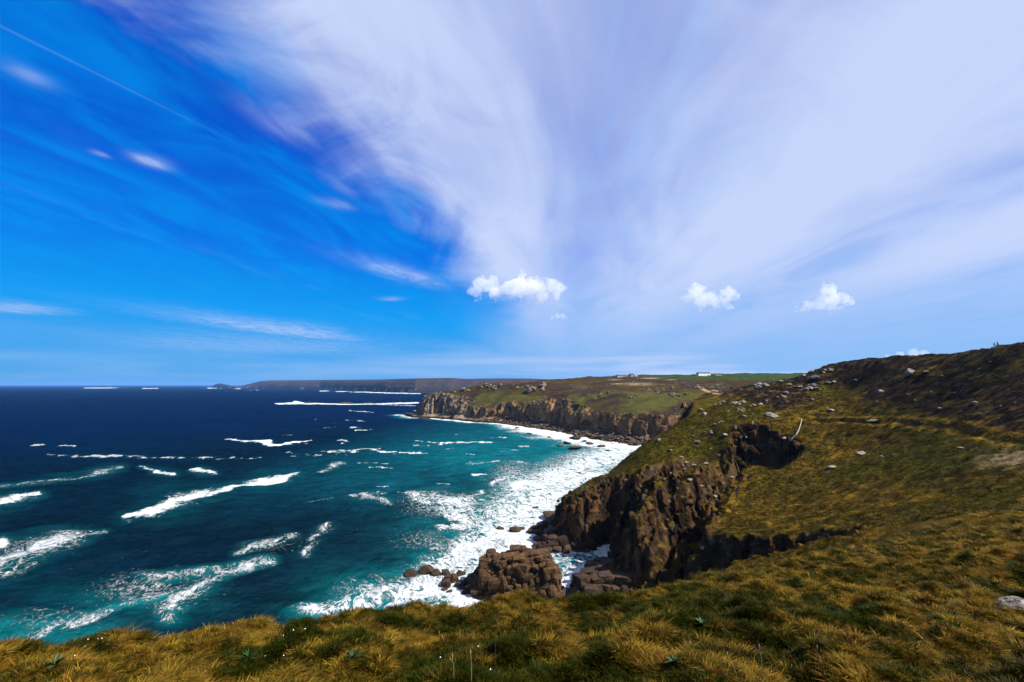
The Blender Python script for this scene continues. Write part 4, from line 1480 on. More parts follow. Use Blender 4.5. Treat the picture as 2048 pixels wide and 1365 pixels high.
link('scattered_stones', mesh_np('scattered_stones', np.concatenate(Vs), np.concatenate(Fs), False), M_GREY, kind='stuff', category='stones',
     label='small grey stones peppering the turf of the headland across the bay')
LOG('tors and beach %d' % len(Vs))


# ------------------------------------------------------------------ grass
def tuft_mesh(seed, nb, L, spread, width, droop, lean=(.25, -.1)):
    g = np.random.default_rng(seed)
    a = g.uniform(0, 2 * math.pi, nb)
    rad = spread * np.sqrt(g.uniform(0, 1, nb)) * .5
    bx, by = rad * np.cos(a), rad * np.sin(a)
    out = g.uniform(.15, 1.0, nb) * droop
    dirx = np.cos(a + g.normal(0, .5, nb)) * out + lean[0] * g.uniform(.4, 1.3, nb)
    diry = np.sin(a + g.normal(0, .5, nb)) * out + lean[1] * g.uniform(.4, 1.3, nb)
    ln = L * g.uniform(.55, 1.15, nb)
    w = width * g.uniform(.6, 1.2, nb)
    pa = a + math.pi / 2 + g.normal(0, .6, nb)
    V = np.zeros((nb, 5, 3)); 
    for k, (s, ww) in enumerate(((0, 1.0), (.55, .8), (1.0, 0))):
        x = bx + dirx * ln * s ** 1.5; y = by + diry * ln * s ** 1.5
        z = ln * (s * .95 - .55 * s * s * np.minimum(np.hypot(dirx, diry), 1.3)) - .03
        if k < 2:
            V[:, 2 * k] = np.stack([x - np.cos(pa) * w * ww / 2, y - np.sin(pa) * w * ww / 2, z], 1)
            V[:, 2 * k + 1] = np.stack([x + np.cos(pa) * w * ww / 2, y + np.sin(pa) * w * ww / 2, z], 1)
        else:
            V[:, 4] = np.stack([x, y, z], 1)
    i = np.arange(nb)[:, None] * 5
    F = np.concatenate([i + [0, 1, 3], i + [0, 3, 2], i + [2, 3, 4]])
    me = mesh_np('grass_tuft', V.reshape(-1, 3), F, True)
    vattr(me, 'shade', np.repeat(g.uniform(.4, 1.6, nb), 5))
    return me


m, n = mat('grass_blades')
c = n.attr('tcol', 'INSTANCER')[0]
k = n.attr('shade')[2]
col_ = n.mix(1.0, c, n.xyz(k, k, n.m('MULTIPLY', k, .9)), 'MULTIPLY')
o = n.n('ShaderNodeOutputMaterial')
pb = n.n('ShaderNodeBsdfPrincipled'); n.link(col_, pb.inputs['Base Color']); pb.inputs['Roughness'].default_value = .6; pb.inputs['Specular IOR Level'].default_value = .06
tr = n.n('ShaderNodeBsdfTranslucent'); n.link(col_, tr.inputs[0])
mx = n.n('ShaderNodeMixShader'); mx.inputs[0].default_value = .3
n.link(pb.outputs[0], mx.inputs[1]); n.link(tr.outputs[0], mx.inputs[2]); n.link(mx.outputs[0], o.inputs[0])
M_GRASS = m


def scatter(name, meshes, P, rot, scl, idx, col, label, category):
    coll = bpy.data.collections.new(name + '_kinds')
    for q, me in enumerate(meshes):
        if not me.materials:
            me.materials.append(M_GRASS)
        o = bpy.data.objects.new('%s_kind_%02d' % (name, q), me)
        coll.objects.link(o)
    me = bpy.data.meshes.new(name)
    me.vertices.add(len(P)); me.vertices.foreach_set('co', np.asarray(P, np.float32).ravel())
    vattr(me, 'irot', rot, 'FLOAT_VECTOR'); vattr(me, 'iscl', scl); vattr(me, 'iidx', idx, 'INT'); vattr(me, 'tcol', col, 'FLOAT_COLOR')
    ng = bpy.data.node_groups.new(name + '_scatter', 'GeometryNodeTree')
    ng.interface.new_socket('Geometry', in_out='INPUT', socket_type='NodeSocketGeometry')
    ng.interface.new_socket('Geometry', in_out='OUTPUT', socket_type='NodeSocketGeometry')
    N_ = ng.nodes.new
    gi, go = N_('NodeGroupInput'), N_('NodeGroupOutput')
    ci = N_('GeometryNodeCollectionInfo'); ci.inputs[0].default_value = coll
    ci.inputs['Separate Children'].default_value = True; ci.inputs['Reset Children'].default_value = True
    iop = N_('GeometryNodeInstanceOnPoints'); iop.inputs['Pick Instance'].default_value = True

    def na(nm, typ):
        q = N_('GeometryNodeInputNamedAttribute'); q.data_type = typ; q.inputs[0].default_value = nm
        return [o for o in q.outputs if o.enabled and o.name == 'Attribute'][0]
    e2r = N_('FunctionNodeEulerToRotation')
    ng.links.new(na('irot', 'FLOAT_VECTOR'), e2r.inputs[0])
    ng.links.new(gi.outputs[0], iop.inputs['Points'])
    ng.links.new(ci.outputs[0], iop.inputs['Instance'])
    ng.links.new(na('iidx', 'INT'), iop.inputs['Instance Index'])
    ng.links.new(e2r.outputs[0], iop.inputs['Rotation'])
    ng.links.new(na('iscl', 'FLOAT'), iop.inputs['Scale'])
    ng.links.new(iop.outputs[0], go.inputs[0])
    o = bpy.data.objects.new(name, me); COL.objects.link(o)
    md = o.modifiers.new('scatter', 'NODES'); md.node_group = ng
    o['kind'] = 'stuff'; o['label'] = label; o['category'] = category
    return o


# foreground: tufts where the slope is in sight
g = np.random.default_rng(91)
na_, nr_ = 500, 420
aa = np.linspace(-1.16, 1.16, na_); rr = np.exp(np.linspace(math.log(2.2), math.log(52), nr_))
A, R = np.meshgrid(aa, rr, indexing='ij')
X, Y = R * np.sin(A), R * np.cos(A)
Zf = H_fore(X, Y)
el = (Zf - CAMZ) / R
cm = np.maximum.accumulate(el, axis=1)
vis = el > cm - .035
I, J = np.nonzero(vis)
wgt = (1 / R[I, J]) ** 1.0 * R[I, J] ** 1.05
NT_ = 85000
pick = g.choice(len(I), NT_, p=wgt / wgt.sum())
da = (aa[1] - aa[0]); dr = math.log(rr[1] / rr[0])
A_ = aa[I[pick]] + g.uniform(-.5, .5, NT_) * da; R_ = rr[J[pick]] * np.exp(g.uniform(-.5, .5, NT_) * dr)
x, y = R_ * np.sin(A_), R_ * np.cos(A_)
z = H_fore(x, y)
P = np.stack([x, y, z], 1)
n1 = fbm2(x / 1.6, y / 1.6, 3, 81); n3 = fbm2(x / 5, y / 5, 2, 85); n2 = fbm2(x / .5, y / .5, 3, 83)
gold = n2 * .52 + n1 * .45 + n3 * .12 - .005 + .05 * sstep(6, 14, R_) + g.normal(0, .07, NT_)
cat_ = np.where(gold > .64, 0, np.where(gold > .535, 1, 2))
pal = [np.array([.33, .195, .022]), np.array([.090, .066, .003]), np.array([.042, .052, .001])]
colr = np.zeros((NT_, 3))
for q in range(3):
    mk = cat_ == q
    colr[mk] = pal[q] * .48
colr *= g.uniform(.6, 1.3, (NT_, 1)); colr *= g.uniform(.88, 1.12, (NT_, 3))
red = g.random(NT_) < .03
colr[red] = colr[red] * np.array([1.1, .62, .5])
K1 = [tuft_mesh(1, 110, .105, .18, .008, 1.7, (.45, -.25)), tuft_mesh(2, 110, .09, .18, .008, 1.6, (.6, -.3)), tuft_mesh(7, 90, .12, .15, .008, 1.5, (.7, .2)),
      tuft_mesh(3, 110, .075, .22, .008, 1.4), tuft_mesh(4, 110, .07, .22, .008, 1.3, (.1, .1)), tuft_mesh(8, 110, .085, .20, .008, 1.6, (-.2, -.4)),
      tuft_mesh(5, 120, .055, .24, .008, 1.0), tuft_mesh(6, 120, .07, .22, .009, 1.2, (.3, .0)), tuft_mesh(9, 100, .08, .19, .009, 1.4, (.5, .2))]
idx = cat_ * 3 + g.integers(0, 3, NT_)
scl = g.uniform(.5, 1.35, NT_) * (.72 + R_ / 24)
rot = np.stack([g.normal(0, .2, NT_), g.normal(.05, .2, NT_), g.uniform(-1.1, 1.1, NT_)], 1)
scatter('grass', K1, P, rot, scl, idx, colr, 'windswept golden and green tussock grass along the near cliff edge', 'grass')
LOG('grass')

# hillside turf
NT2 = 46000
x, y = g.uniform(35, 235, NT2 * 3), g.uniform(45, 300, NT2 * 3)
zz_ = bil(HN, x, y, NORG, NH)
slp = slope_of(HN, NH)
s_ = bil(slp, x, y, NORG, NH)
px, py = topix(x, y, zz_)
ok = (s_ < 1.15) & (zz_ > 12) & (px > 1150) & (px < 2500) & (np.hypot(x, y) > 46)
x, y, zz_ = x[ok][:NT2], y[ok][:NT2], zz_[ok][:NT2]
P = np.stack([x, y, zz_], 1)
cc, _ = near_colour(P)
cc = cc * g.uniform(.55, 1.7, (len(x), 1)) * g.uniform(.9, 1.1, (len(x), 3))
K2 = [tuft_mesh(11, 46, .42, .9, .055, .9, (.25, -.1)), tuft_mesh(12, 46, .34, 1.0, .06, 1.0, (.3, 0)), tuft_mesh(13, 60, .5, .9, .06, .7)]
rot = np.stack([g.normal(0, .12, len(x)), g.normal(0, .12, len(x)), g.uniform(0, 6.28, len(x))], 1)
scatter('turf', K2, P, rot, g.uniform(.5, 1.25, len(x)), g.integers(0, 3, len(x)), cc, 'brown and olive turf and heather tufts covering the hillside', 'turf')
LOG('turf')

# ------------------------------------------------------------------ fence, posts
def plain(name, col, rough=.8, var=.25, scale=8.0):
    m, n = mat(name)
    f = n.noise(n.n('ShaderNodeTexCoord').outputs['Object'], scale, 4, .6)
    k = n.mr(f, .25, .75, 1 - var, 1 + var, False)
    n.out(n.mix(1.0, col, n.xyz(k, k, k), 'MULTIPLY'), n.bump(f, .3, .02), Roughness=rough, Specular_IOR_Level=.2)
    return m


M_WOOD = plain('weathered_wood', (.42, .36, .29))
M_WHITE = plain('white_render', (.70, .70, .68), .9, .08, 2.0)
M_ROOF = plain('dark_slate', (.045, .045, .05), .7)
M_GLASS = plain('window_glass', (.03, .035, .045), .2, .1)
M_STONEWALL = plain('grey_stone_wall', (.28, .25, .22), .9, .3, 1.5)


def bar_mesh(name, a, b, w, d=None, bev=.15):
    a, b = Vector(a), Vector(b)
    d = d or w
    bm = bmesh.new()
    bmesh.ops.create_cube(bm, size=1.0)
    L = (b - a).length
    for v in bm.verts:
        v.co = Vector((v.co.x * w, v.co.y * d, v.co.z * L))
    bmesh.ops.bevel(bm, geom=bm.edges[:], offset=min(w, d) * bev, segments=1, affect='EDGES')
    q = (b - a).to_track_quat('Z', 'Y')
    mid = (a + b) / 2
    for v in bm.verts:
        v.co = q @ v.co + mid
    me = bpy.data.meshes.new(name); bm.to_mesh(me); bm.free()
    return me


def box_mesh(name, lo, hi, bev=.0):
    bm = bmesh.new()
    bmesh.ops.create_cube(bm, size=1.0)
    for v in bm.verts:
        v.co = Vector([lo[i] + (v.co[i] + .5) * (hi[i] - lo[i]) for i in range(3)])
    if bev:
        bmesh.ops.bevel(bm, geom=bm.edges[:], offset=bev, segments=1, affect='EDGES')
    me = bpy.data.meshes.new(name); bm.to_mesh(me); bm.free()
    return me


def ground_z(x, y):
    return float(bil(HN, np.array([x]), np.array([y]), NORG, NH)[0])


fp = [march(px, py) for px, py in [(1604, 843), (1602, 852), (1598, 864), (1593, 873), (1584, 884), (1575, 893)]]
fp = [Vector(q[0]) for q in fp if q]
root = bpy.data.objects.new('fence', None); COL.objects.link(root); root.location = fp[0]
root['label'] = 'short curving wooden rail fence beside the dark pit'; root['category'] = 'fence'
for i, p in enumerate(fp):
    b = p - fp[0]
    link('post', bar_mesh('post', b - Vector((0, 0, .3)), b + Vector((0, 0, 1.15)), .16), M_WOOD, root)
    if i:
        a = fp[i - 1] - fp[0]
        for h in (.5, 1.0):
            link('rail', bar_mesh('rail', a + Vector((0, 0, h)), b + Vector((0, 0, h)), .07, .20), M_WOOD, root)
for px, py, lab in [(1472, 857, 'short white marker post on the turf, left of two'), (1506, 849, 'short white marker post on the turf, right of two')]:
    h = march(px, py)
    if h:
        p = Vector(h[0])
        o = link('marker_post', None, label=lab, category='post', group='marker posts'); o.location = p
        link('shaft', bar_mesh('shaft', (0, 0, -.3), (0, 0, 1.15), .22), M_WHITE, o)
        link('cap', box_mesh('cap', (-.14, -.14, 1.15), (.14, .14, 1.25), .03), M_WOOD, o)


# ------------------------------------------------------------------ people on the skyline
def skin_person(name, pts, edges, label, loc, rz, mats):
    me = bpy.data.meshes.new('body')
    me.from_pydata([p[0] for p in pts], edges, [])
    o = bpy.data.objects.new(name, me); COL.objects.link(o)
    md = o.modifiers.new('skin', 'SKIN')
    sv = me.skin_vertices[0].data
    for i, p in enumerate(pts):
        sv[i].radius = (p[1], p[2] if len(p) > 2 else p[1])
        sv[i].use_root = i == 0
    sub = o.modifiers.new('sub', 'SUBSURF'); sub.levels = 2; sub.render_levels = 2
    dg = bpy.context.evaluated_depsgraph_get()
    m2 = bpy.data.meshes.new_from_object(o.evaluated_get(dg))
    o.modifiers.clear(); o.data = m2
    m2.materials.clear()
    for q in mats:
        m2.materials.append(q)
    m2.polygons.foreach_set('use_smooth', np.ones(len(m2.polygons), bool))
    o.location = loc; o.rotation_euler = (0, 0, rz)
    o['label'] = label; o['category'] = 'person'; o['group'] = 'walkers on the skyline'
    return o


M_CLOTH = plain('dark_clothing', (.018, .018, .024), .9)
M_SKIN = plain('skin', (.42, .26, .19), .6, .1)
M_HAIR = plain('dark_hair', (.02, .014, .01), .7)


def finish(o, head, trouser_z, hands):
    me = o.data
    for p in me.polygons:
        c = p.center
        if (c - Vector(head)).length < .135 or any((c - Vector(h)).length < .09 for h in hands):
            p.material_index = 1
    bm = bmesh.new(); bmesh.ops.create_uvsphere(bm, u_segments=12, v_segments=8, radius=.118)
    for v in bm.verts:
        v.co = Vector((v.co.x * .95, v.co.y, v.co.z)) + Vector(head) + Vector((-.025, 0, .045))
    h = bpy.data.meshes.new('hair'); bm.to_mesh(h); bm.free()
    link('hair', h, M_HAIR, o)


def crest(px):
    r = ray(px, 770)
    t = np.arange(110, 260, .25)
    x, y = t * r[0], t * r[1]
    z = bil(HN, x, y, NORG, NH)
    k = topix(x, y, z)[1].argmin()
    return np.array([x[k], y[k], z[k]]), t[k]


h1 = crest(1996)
if h1:
    p1 = h1[0]
    pts = [((0, 0, .92), .15, .12), ((.03, 0, 1.15), .14, .11), ((.08, 0, 1.40), .16, .12), ((.12, 0, 1.50), .06), ((.15, 0, 1.58), .085), ((.16, 0, 1.69), .08),
           ((.09, .18, 1.40), .065), ((.16, .24, 1.14), .05), ((.34, .20, 1.02), .04), ((.43, .19, 1.02), .045),
           ((.09, -.18, 1.40), .065), ((.10, -.25, 1.12), .05), ((.22, -.22, .92), .04), ((.28, -.22, .86), .045),
           ((.0, .10, .85), .095), ((.06, .11, .48), .07), ((-.04, .11, .10), .05), ((-.04, .11, .04), .05), ((.14, .11, .03), .04),
           ((.0, -.10, .85), .095), ((.14, -.11, .50), .07), ((.12, -.11, .10), .05), ((.12, -.11, .04), .05), ((.30, -.11, .03), .04)]
    ed = [(0, 1), (1, 2), (2, 3), (3, 4), (4, 5), (2, 6), (6, 7), (7, 8), (8, 9), (2, 10), (10, 11), (11, 12), (12, 13), (0, 14), (14, 15), (15, 16), (16, 17), (17, 18), (0, 19), (19, 20), (20, 21), (21, 22), (22, 23)]
    o = skin_person('person', pts, ed, 'person in dark clothes standing on the hill skyline, leaning forward', (p1[0], p1[1], p1[2] - .02), 0, [M_CLOTH, M_SKIN])
    finish(o, (.16, 0, 1.64), .9, [(.43, .19, 1.02), (.28, -.22, .86)])
h2 = crest(2003.5)
if h2:
    p2 = h2[0]
    bo = boulder(p2 + np.array([0, 0, .25]), 1.5, M_PALE, 'flat pale rock on the skyline that a person sits on', None, 333, sink=.2, stretch=(1.3, .9, .5))
    sz = p2[2] + .25 + .40
    pts = [((0, 0, .10), .16, .13), ((.0, 0, .34), .14, .11), ((.02, 0, .58), .16, .12), ((.03, 0, .70), .06), ((.04, 0, .77), .085), ((.05, 0, .88), .08),
           ((.03, .19, .58), .065), ((.28, .24, .50), .05), ((.52, .22, .48), .04), ((.62, .22, .48), .045),
           ((.03, -.19, .58), .065), ((.06, -.27, .32), .05), ((.26, -.22, .22), .04), ((.34, -.21, .20), .045),
           ((.05, .10, .08), .095), ((.45, .12, .12), .07), ((.50, .12, -.28), .05), ((.50, .12, -.36), .05), ((.66, .12, -.38), .04),
           ((.05, -.10, .08), .095), ((.45, -.12, .12), .07), ((.46, -.12, -.28), .05), ((.46, -.12, -.36), .05), ((.62, -.12, -.38), .04)]
    o = skin_person('person', pts, ed, 'person in dark clothes seated on a rock on the skyline, one arm held out', (p2[0] - .2, p2[1] - .1, sz), 0, [M_CLOTH, M_SKIN])
    finish(o, (.05, 0, .83), 0, [(.62, .22, .48), (.34, -.21, .20)])
LOG('people')


# ------------------------------------------------------------------ buildings on the far plateau
def fz(x, y):
    return float(bil(HF, np.array([x]), np.array([y]), FORG, FH)[0])


def house(name, label, px, py, t, w, d, h, roof_h, windows, chim, wallm, roofm, floors=2, porch=None):
    p = at(px, py, t)
    zg = min(fz(p[0] + a * w / 2, p[1] + b * d / 2) for a in (-1, 1) for b in (-1, 1))
    z = max(zg, p[2] - .5)
    root = link(name, None, label=label, category='building'); root.location = (p[0], p[1], z)
    root.rotation_euler = (0, 0, .38)
    link('wall', box_mesh('wall', (-w / 2, -d / 2, -4 + min(0, zg - z)), (w / 2, d / 2, h), .03), wallm, root)
    bm = bmesh.new()
    e = .45
    vs = [bm.verts.new(c) for c in [(-w / 2 - e, -d / 2 - e, h), (w / 2 + e, -d / 2 - e, h), (w / 2 + e, d / 2 + e, h), (-w / 2 - e, d / 2 + e, h), (-w / 2 - e, 0, h + roof_h), (w / 2 + e, 0, h + roof_h)]]
    for f in ((0, 1, 5, 4), (2, 3, 4, 5), (1, 2, 5), (3, 0, 4), (3, 2, 1, 0)):
        bm.faces.new([vs[i] for i in f])
    me = bpy.data.meshes.new('roof'); bm.to_mesh(me); bm.free()
    rf = link('roof', me, roofm, root)
    for c in chim:
        link('chimney', box_mesh('chimney', (c - .55, -.5, h + roof_h * .6), (c + .55, .5, h + roof_h + 1.5), .05), roofm, rf)
    fh = h / floors
    for k in range(floors):
        for i in range(windows):
            x = -w / 2 + (i + .5) * w / windows
            ww = min(.75, w / windows * .28)
            fr = link('window', box_mesh('window', (x - ww, -d / 2 - .06, k * fh + fh * .28), (x + ww, -d / 2 + .05, k * fh + fh * .82), .02), M_WOOD, root)
            link('pane', box_mesh('pane', (x - ww + .1, -d / 2 - .09, k * fh + fh * .33), (x + ww - .1, -d / 2 - .03, k * fh + fh * .77)), M_GLASS, fr)
    if porch:
        for x in porch:
            link('door', box_mesh('door', (x - .9, -d / 2 - .12, 0), (x + .9, -d / 2 + .05, 2.3), .03), M_ROOF, root)
    return root


house('terrace', 'long white two-storey terrace with dark roof on the far hilltop', 1406.5, 751.5, 1080, 36, 9, 5.6, 2.2, 9, (-16, -8, 0, 8, 16), M_WHITE, M_ROOF, 2, (-9, 1.5, 10))
house('cottage', 'low white outbuilding just right of the white terrace', 1436, 752, 1085, 18, 6, 1.8, .8, 4, (), M_WHITE, M_STONEWALL, 1)
house('shed', 'tiny pale shed against the left end of the white terrace', 1388, 752, 1082, 5, 5, 2.6, 1.2, 1, (), M_STONEWALL, M_ROOF, 1)
house('visitor_building', 'long low grey building at the left end of the far hilltop', 1245, 754, 1240, 40, 10, 3.6, 1.8, 9, (-12, 8), M_STONEWALL, M_ROOF, 1)
house('hall', 'taller grey gabled building at the right end of the low grey one', 1263, 754, 1230, 12, 10, 5.5, 3.2, 3, (3,), M_STONEWALL, M_ROOF, 2)
house('hut', 'small white hut at the right end of the grey hilltop buildings', 1272, 754, 1225, 6, 5, 3.4, 1.4, 2, (), M_WHITE, M_STONEWALL, 1)
for i, (px, lab) in enumerate([(1289, 'wooden pole nearest the grey hilltop buildings'), (1326, 'wooden pole midway between the far buildings'), (1377, 'wooden pole just left of the white terrace')]):
    p = at(px, 752, 1150)
    z = max(fz(p[0], p[1]), p[2] - 1)
    o = link('utility_pole', None, label=lab, category='pole', group='poles on the far hilltop'); o.location = (p[0], p[1], z)
    link('mast', bar_mesh('mast', (0, 0, -2), (0, 0, 9), .35), M_WOOD, o)
    link('crossarm', bar_mesh('crossarm', (-1.1, 0, 8.3), (1.1, 0, 8.3), .2), M_WOOD, o)
LOG('buildings')

# ------------------------------------------------------------------ small plants in the foreground
M_PINK = plain('thrift_petals', (.72, .60, .66), .8, .1, 40)
M_STALK = plain('dry_stalk', (.16, .12, .065), .8, .3, 30)
M_DSTALK = plain('dark_stalk', (.035, .022, .014), .8, .3, 30)
M_LEAF = plain('fleshy_leaf', (.014, .036, .005), .5, .3, 20)


def tube(name, pts, rads, seg=5):
    V, F = [], []
    for i, p in enumerate(pts):
        for k in range(seg):
            a = 2 * math.pi * k / seg
            V.append((p[0] + math.cos(a) * rads[i], p[1] + math.sin(a) * rads[i], p[2]))
    for i in range(len(pts) - 1):
        for k in range(seg):
            F.append((i * seg + k, i * seg + (k + 1) % seg, (i + 1) * seg + (k + 1) % seg, (i + 1) * seg + k))
    return mesh_np(name, V, F)


def march_fore(px, py):
    r = ray(px, py)
    t = np.arange(2.0, 60, .03)
    g_ = H_fore(t * r[0], t * r[1])
    k = np.nonzero(g_ > CAMZ + t * r[2])[0]
    return None if not len(k) else np.array([t[k[0]] * r[0], t[k[0]] * r[1], g_[k[0]]])


def flower_head(seed):
    r = random.Random(seed)
    bm = bmesh.new()
    for i in range(14):
        a, b = r.uniform(0, 6.28), r.uniform(.2, 1.4)
        c = Vector((math.cos(a) * math.cos(b), math.sin(a) * math.cos(b), math.sin(b))) * .018
        s = .012
        u = Vector((-math.sin(a), math.cos(a), 0)); w = c.normalized().cross(u)
        bm.faces.new([bm.verts.new(c + u * s), bm.verts.new(c + w * s), bm.verts.new(c - u * s), bm.verts.new(c - w * s)])
    me = bpy.data.meshes.new('flower_head'); bm.to_mesh(me); bm.free()
    return me


FH_ = [flower_head(i) for i in range(3)]
STEM = tube('stem', [(0, 0, -.05), (.01, 0, .1), (.015, .01, .2)], [.003, .0025, .002], 4)
fl = [Z for Z in [(175, 1290), (195, 1288), (202, 1286), (167, 1304), (146, 1327), (432, 1240), (466, 1250), (464, 1237), (565, 1286), (586, 1276), (610, 1271), (530, 1326), (565, 1326), (880, 1330), (955, 1308), (980, 1362), (1978, 1181)]]
fl.sort()
for i, (px, py) in enumerate(fl):
    p = march_fore(px, py + 10)
    if p is None:
        continue
    o = link('flower', None, label='tiny pale pink thrift flower in the foreground grass, %s from the left' % ORD[i], category='flower', group='thrift flowers in the foreground grass')
    o.location = p + np.array([0, 0, .03]); o.scale = (.38, .38, .55); o.rotation_euler = (0, 0, i * 1.3)
    link('stem', STEM, M_LEAF, o)
    q = link('flower_head', FH_[i % 3], M_PINK, o); q.location = (.015, .01, .2)


def stalk(px, py, hpx, mat_, label, bend):
    p = march_fore(px, py)
    if p is None:
        return
    d = np.linalg.norm(p - np.array([0, 0, CAMZ]))
    h = hpx * d / FPX
    o = link('stalk', None, label=label, category='stalk', group='dead stalks in the foreground'); o.location = p
    link('stem', tube('stem', [(0, 0, -.05), (bend * h * .15, 0, h * .4), (bend * h * .45, 0, h * .75), (bend * h, 0, h)], [.004, .0035, .003, .002]), mat_, o)
    link('seed_head', tube('seed_head', [(bend * h, 0, h - .01), (bend * h * 1.02, 0, h + .02), (bend * h * 1.04, 0, h + .05)], [.004, .010, .002]), mat_, o)


stalk(990, 1345, 75, M_DSTALK, 'tall thin dark upright stalk in the foreground', .02)
stalk(943, 1368, 44, M_STALK, 'pale dead stalk rising from the bottom edge', -.05)
stalk(908, 1368, 34, M_STALK, 'thin pale stalk just left of the other pale one at the bottom edge', -.1)
stalk(1475, 1368, 38, M_STALK, 'curved pale stalk at the bottom edge right of centre', -.35)
stalk(1527, 1368, 46, M_STALK, 'straight pale stalk at the bottom edge right of centre', -.08)
stalk(1632, 1360, 40, M_STALK, 'short pale stalk by the bottom edge toward the signature corner', .1)
stalk(888, 1288, 14, M_STALK, 'short pale bent stalk in the middle of the foreground', -.6)


def rosette(px, py, size, label, seed, thin):
    p = march_fore(px, py)
    if p is None:
        return
    r = random.Random(seed)
    o = link('rosette_plant', None, label=label, category='plant'); o.location = p + np.array([0, 0, .04])
    for i in range(16):
        a = i * 2.4 + r.uniform(-.2, .2); up = r.uniform(.35, 1.1); L = size * r.uniform(.7, 1.1); w = L * (.10 if thin else .24)
        d = Vector((math.cos(a), math.sin(a), 0)); sd = Vector((-math.sin(a), math.cos(a), 0))
        V, F = [], []
        for k, (s_, ww) in enumerate(((0, .4), (.35, 1), (.7, .8), (1, .05))):
            c_ = d * L * s_ * math.cos(up) + Vector((0, 0, L * (s_ * math.sin(up) - .35 * s_ * s_)))
            V += [c_ - sd * w * ww / 2 + Vector((0, 0, .12 * w)), c_ - Vector((0, 0, .1 * w)), c_ + sd * w * ww / 2 + Vector((0, 0, .12 * w))]
        for k in range(3):
            F += [(k * 3, k * 3 + 1, k * 3 + 4, k * 3 + 3), (k * 3 + 1, k * 3 + 2, k * 3 + 5, k * 3 + 4)]
        link('leaf', mesh_np('leaf', V, F), M_LEAF, o)


rosette(495, 1326, .20, 'spiky bright green rosette plant in the left foreground', 1, True)
rosette(110, 1342, .18, 'low leafy dark green plant near the left bottom corner', 2, False)
rosette(705, 1326, .15, 'thin-leaved green plant left of centre in the foreground', 3, True)
rosette(1350, 1340, .16, 'leafy green plant near the bottom edge right of centre', 4, False)
rosette(1405, 1262, .16, 'pale green leafy plant amid straw right of centre', 5, False)
LOG('plants')


# ------------------------------------------------------------------ cumulus
def cumulus(name, px0, px1, py0, py1, blobs, label, t=7000., seed=0):
    """blobs: (u, v, r) in the cloud's own box, u,v in 0..1 (v up), r relative to its height"""
    c0 = at((px0 + px1) / 2, (py0 + py1) / 2, t)
    k = t / FPX
    W_, H_ = (px1 - px0) * k, (py1 - py0) * k
    nx, nz = 96, int(96 * H_ / W_) + 12
    h = W_ * 1.2 / nx
    ny = int(H_ * 1.0 / h) + 8
    xs = (np.arange(nx) - nx / 2) * h; ys = (np.arange(ny) - ny / 2) * h; zs = (np.arange(nz) - nz / 2) * h
    gx_, gy_, gz_ = np.meshgrid(xs, ys, zs, indexing='ij')
    D = np.full(gx_.shape, -1e9)
    for i, (u, v, r) in enumerate(blobs):
        R_ = r * H_
        cx, cz = (u - .5) * W_, (v - .5) * H_
        cy = (random.Random(seed + i).random() - .5) * R_ * .8
        d = R_ - np.sqrt((gx_ - cx) ** 2 + ((gy_ - cy) * 1.1) ** 2 + (gz_ - cz) ** 2)
        D = np.maximum(D, d)
    L = H_ * .16
    n_ = vn3(gx_ / L, gy_ / L, gz_ / L, seed + 3) - .5 + .5 * (vn3(gx_ / L * 2.1, gy_ / L * 2.1, gz_ / L * 2.1, seed + 4) - .5) + .3 * (vn3(gx_ / L * 4.3, gy_ / L * 4.3, gz_ / L * 4.3, seed + 5) - .5)
    D = D + n_ * H_ * .30 - H_ * .02
    V, F = surface_nets(np.clip(D, -h, h), (xs[0], ys[0], zs[0]), h)
    me = mesh_np('cloud', V, F)
    o = link('cloud', me, M_CLOUD, kind='thing', label=label, category='cloud', group='small cumulus clouds over the land')
    o.location = c0
    o.rotation_euler = (0, 0, math.atan2(-c0[0], c0[1]))
    return o


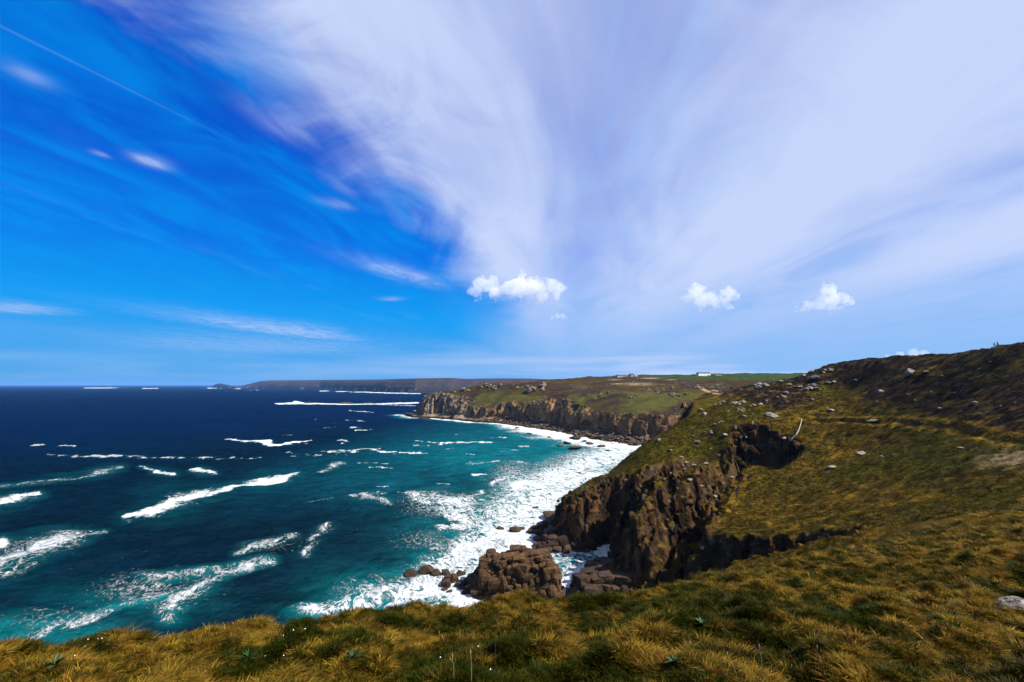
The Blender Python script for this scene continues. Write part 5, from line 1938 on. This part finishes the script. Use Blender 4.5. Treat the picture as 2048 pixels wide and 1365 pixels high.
M_CLOUD = bpy.data.materials.new('cloud_vapour'); M_CLOUD.use_nodes = True
nt = NT(M_CLOUD.node_tree)
o_ = nt.n('ShaderNodeOutputMaterial')
pv = nt.n('ShaderNodeVolumePrincipled')
pv.inputs['Color'].default_value = (.985, .985, .985, 1); pv.inputs['Density'].default_value = .0032; pv.inputs['Anisotropy'].default_value = .0
nt.link(pv.outputs[0], o_.inputs['Volume'])
cumulus('cloud', 930, 1135, 545, 607, [(.10, .35, .26), (.17, .62, .30), (.27, .60, .24), (.30, .32, .25), (.42, .5, .26), (.52, .62, .33), (.56, .86, .18), (.62, .5, .33), (.72, .55, .26), (.84, .60, .22), (.92, .48, .20), (.75, .28, .25), (.9, .25, .16), (.5, .3, .25)], 'largest white cumulus cloud, long and lumpy above the headland', seed=1)
cumulus('cloud', 1096, 1138, 626, 640, [(.2, .35, .35), (.45, .5, .45), (.7, .55, .45), (.85, .35, .3)], 'smallest cumulus puff below the right end of the largest cloud', seed=20)
cumulus('cloud', 1368, 1470, 566, 622, [(.12, .52, .2), (.28, .68, .30), (.35, .4, .3), (.5, .42, .26), (.6, .3, .25), (.72, .35, .2), (.8, .62, .26), (.9, .5, .18), (.86, .12, .12)], 'two-lobed bright white cumulus cloud above the white terrace', seed=40)
cumulus('cloud', 1600, 1690, 562, 622, [(.12, .15, .15), (.28, .2, .2), (.45, .2, .2), (.55, .35, .26), (.62, .6, .22), (.58, .85, .12), (.75, .35, .26), (.88, .25, .2), (.65, .15, .2)], 'pointed cumulus cloud above the ridge, with a peak', seed=60)
cumulus('cloud', 1770, 1870, 698, 722, [(.15, .3, .3), (.35, .45, .4), (.55, .6, .45), (.7, .5, .4), (.88, .3, .3)], 'low white cloud just peeping over the heather skyline', seed=80)
LOG('clouds')

# ------------------------------------------------------------------ haze over sea and land
HZ = 62000.0
me = box_mesh('haze', (-HZ, -2000, -5), (HZ, HZ, 215))
mh = bpy.data.materials.new('sea_haze'); mh.use_nodes = True
nt = NT(mh.node_tree)
o_ = nt.n('ShaderNodeOutputMaterial')
pv = nt.n('ShaderNodeVolumePrincipled')
pv.inputs['Color'].default_value = (.20, .50, 1.0, 1); pv.inputs['Density'].default_value = 2.4e-5; pv.inputs['Anisotropy'].default_value = .2
nt.link(pv.outputs[0], o_.inputs['Volume'])
link('haze', me, mh, kind='stuff', category='haze', label='thin bluish sea haze softening the far coast')
LOG('done')
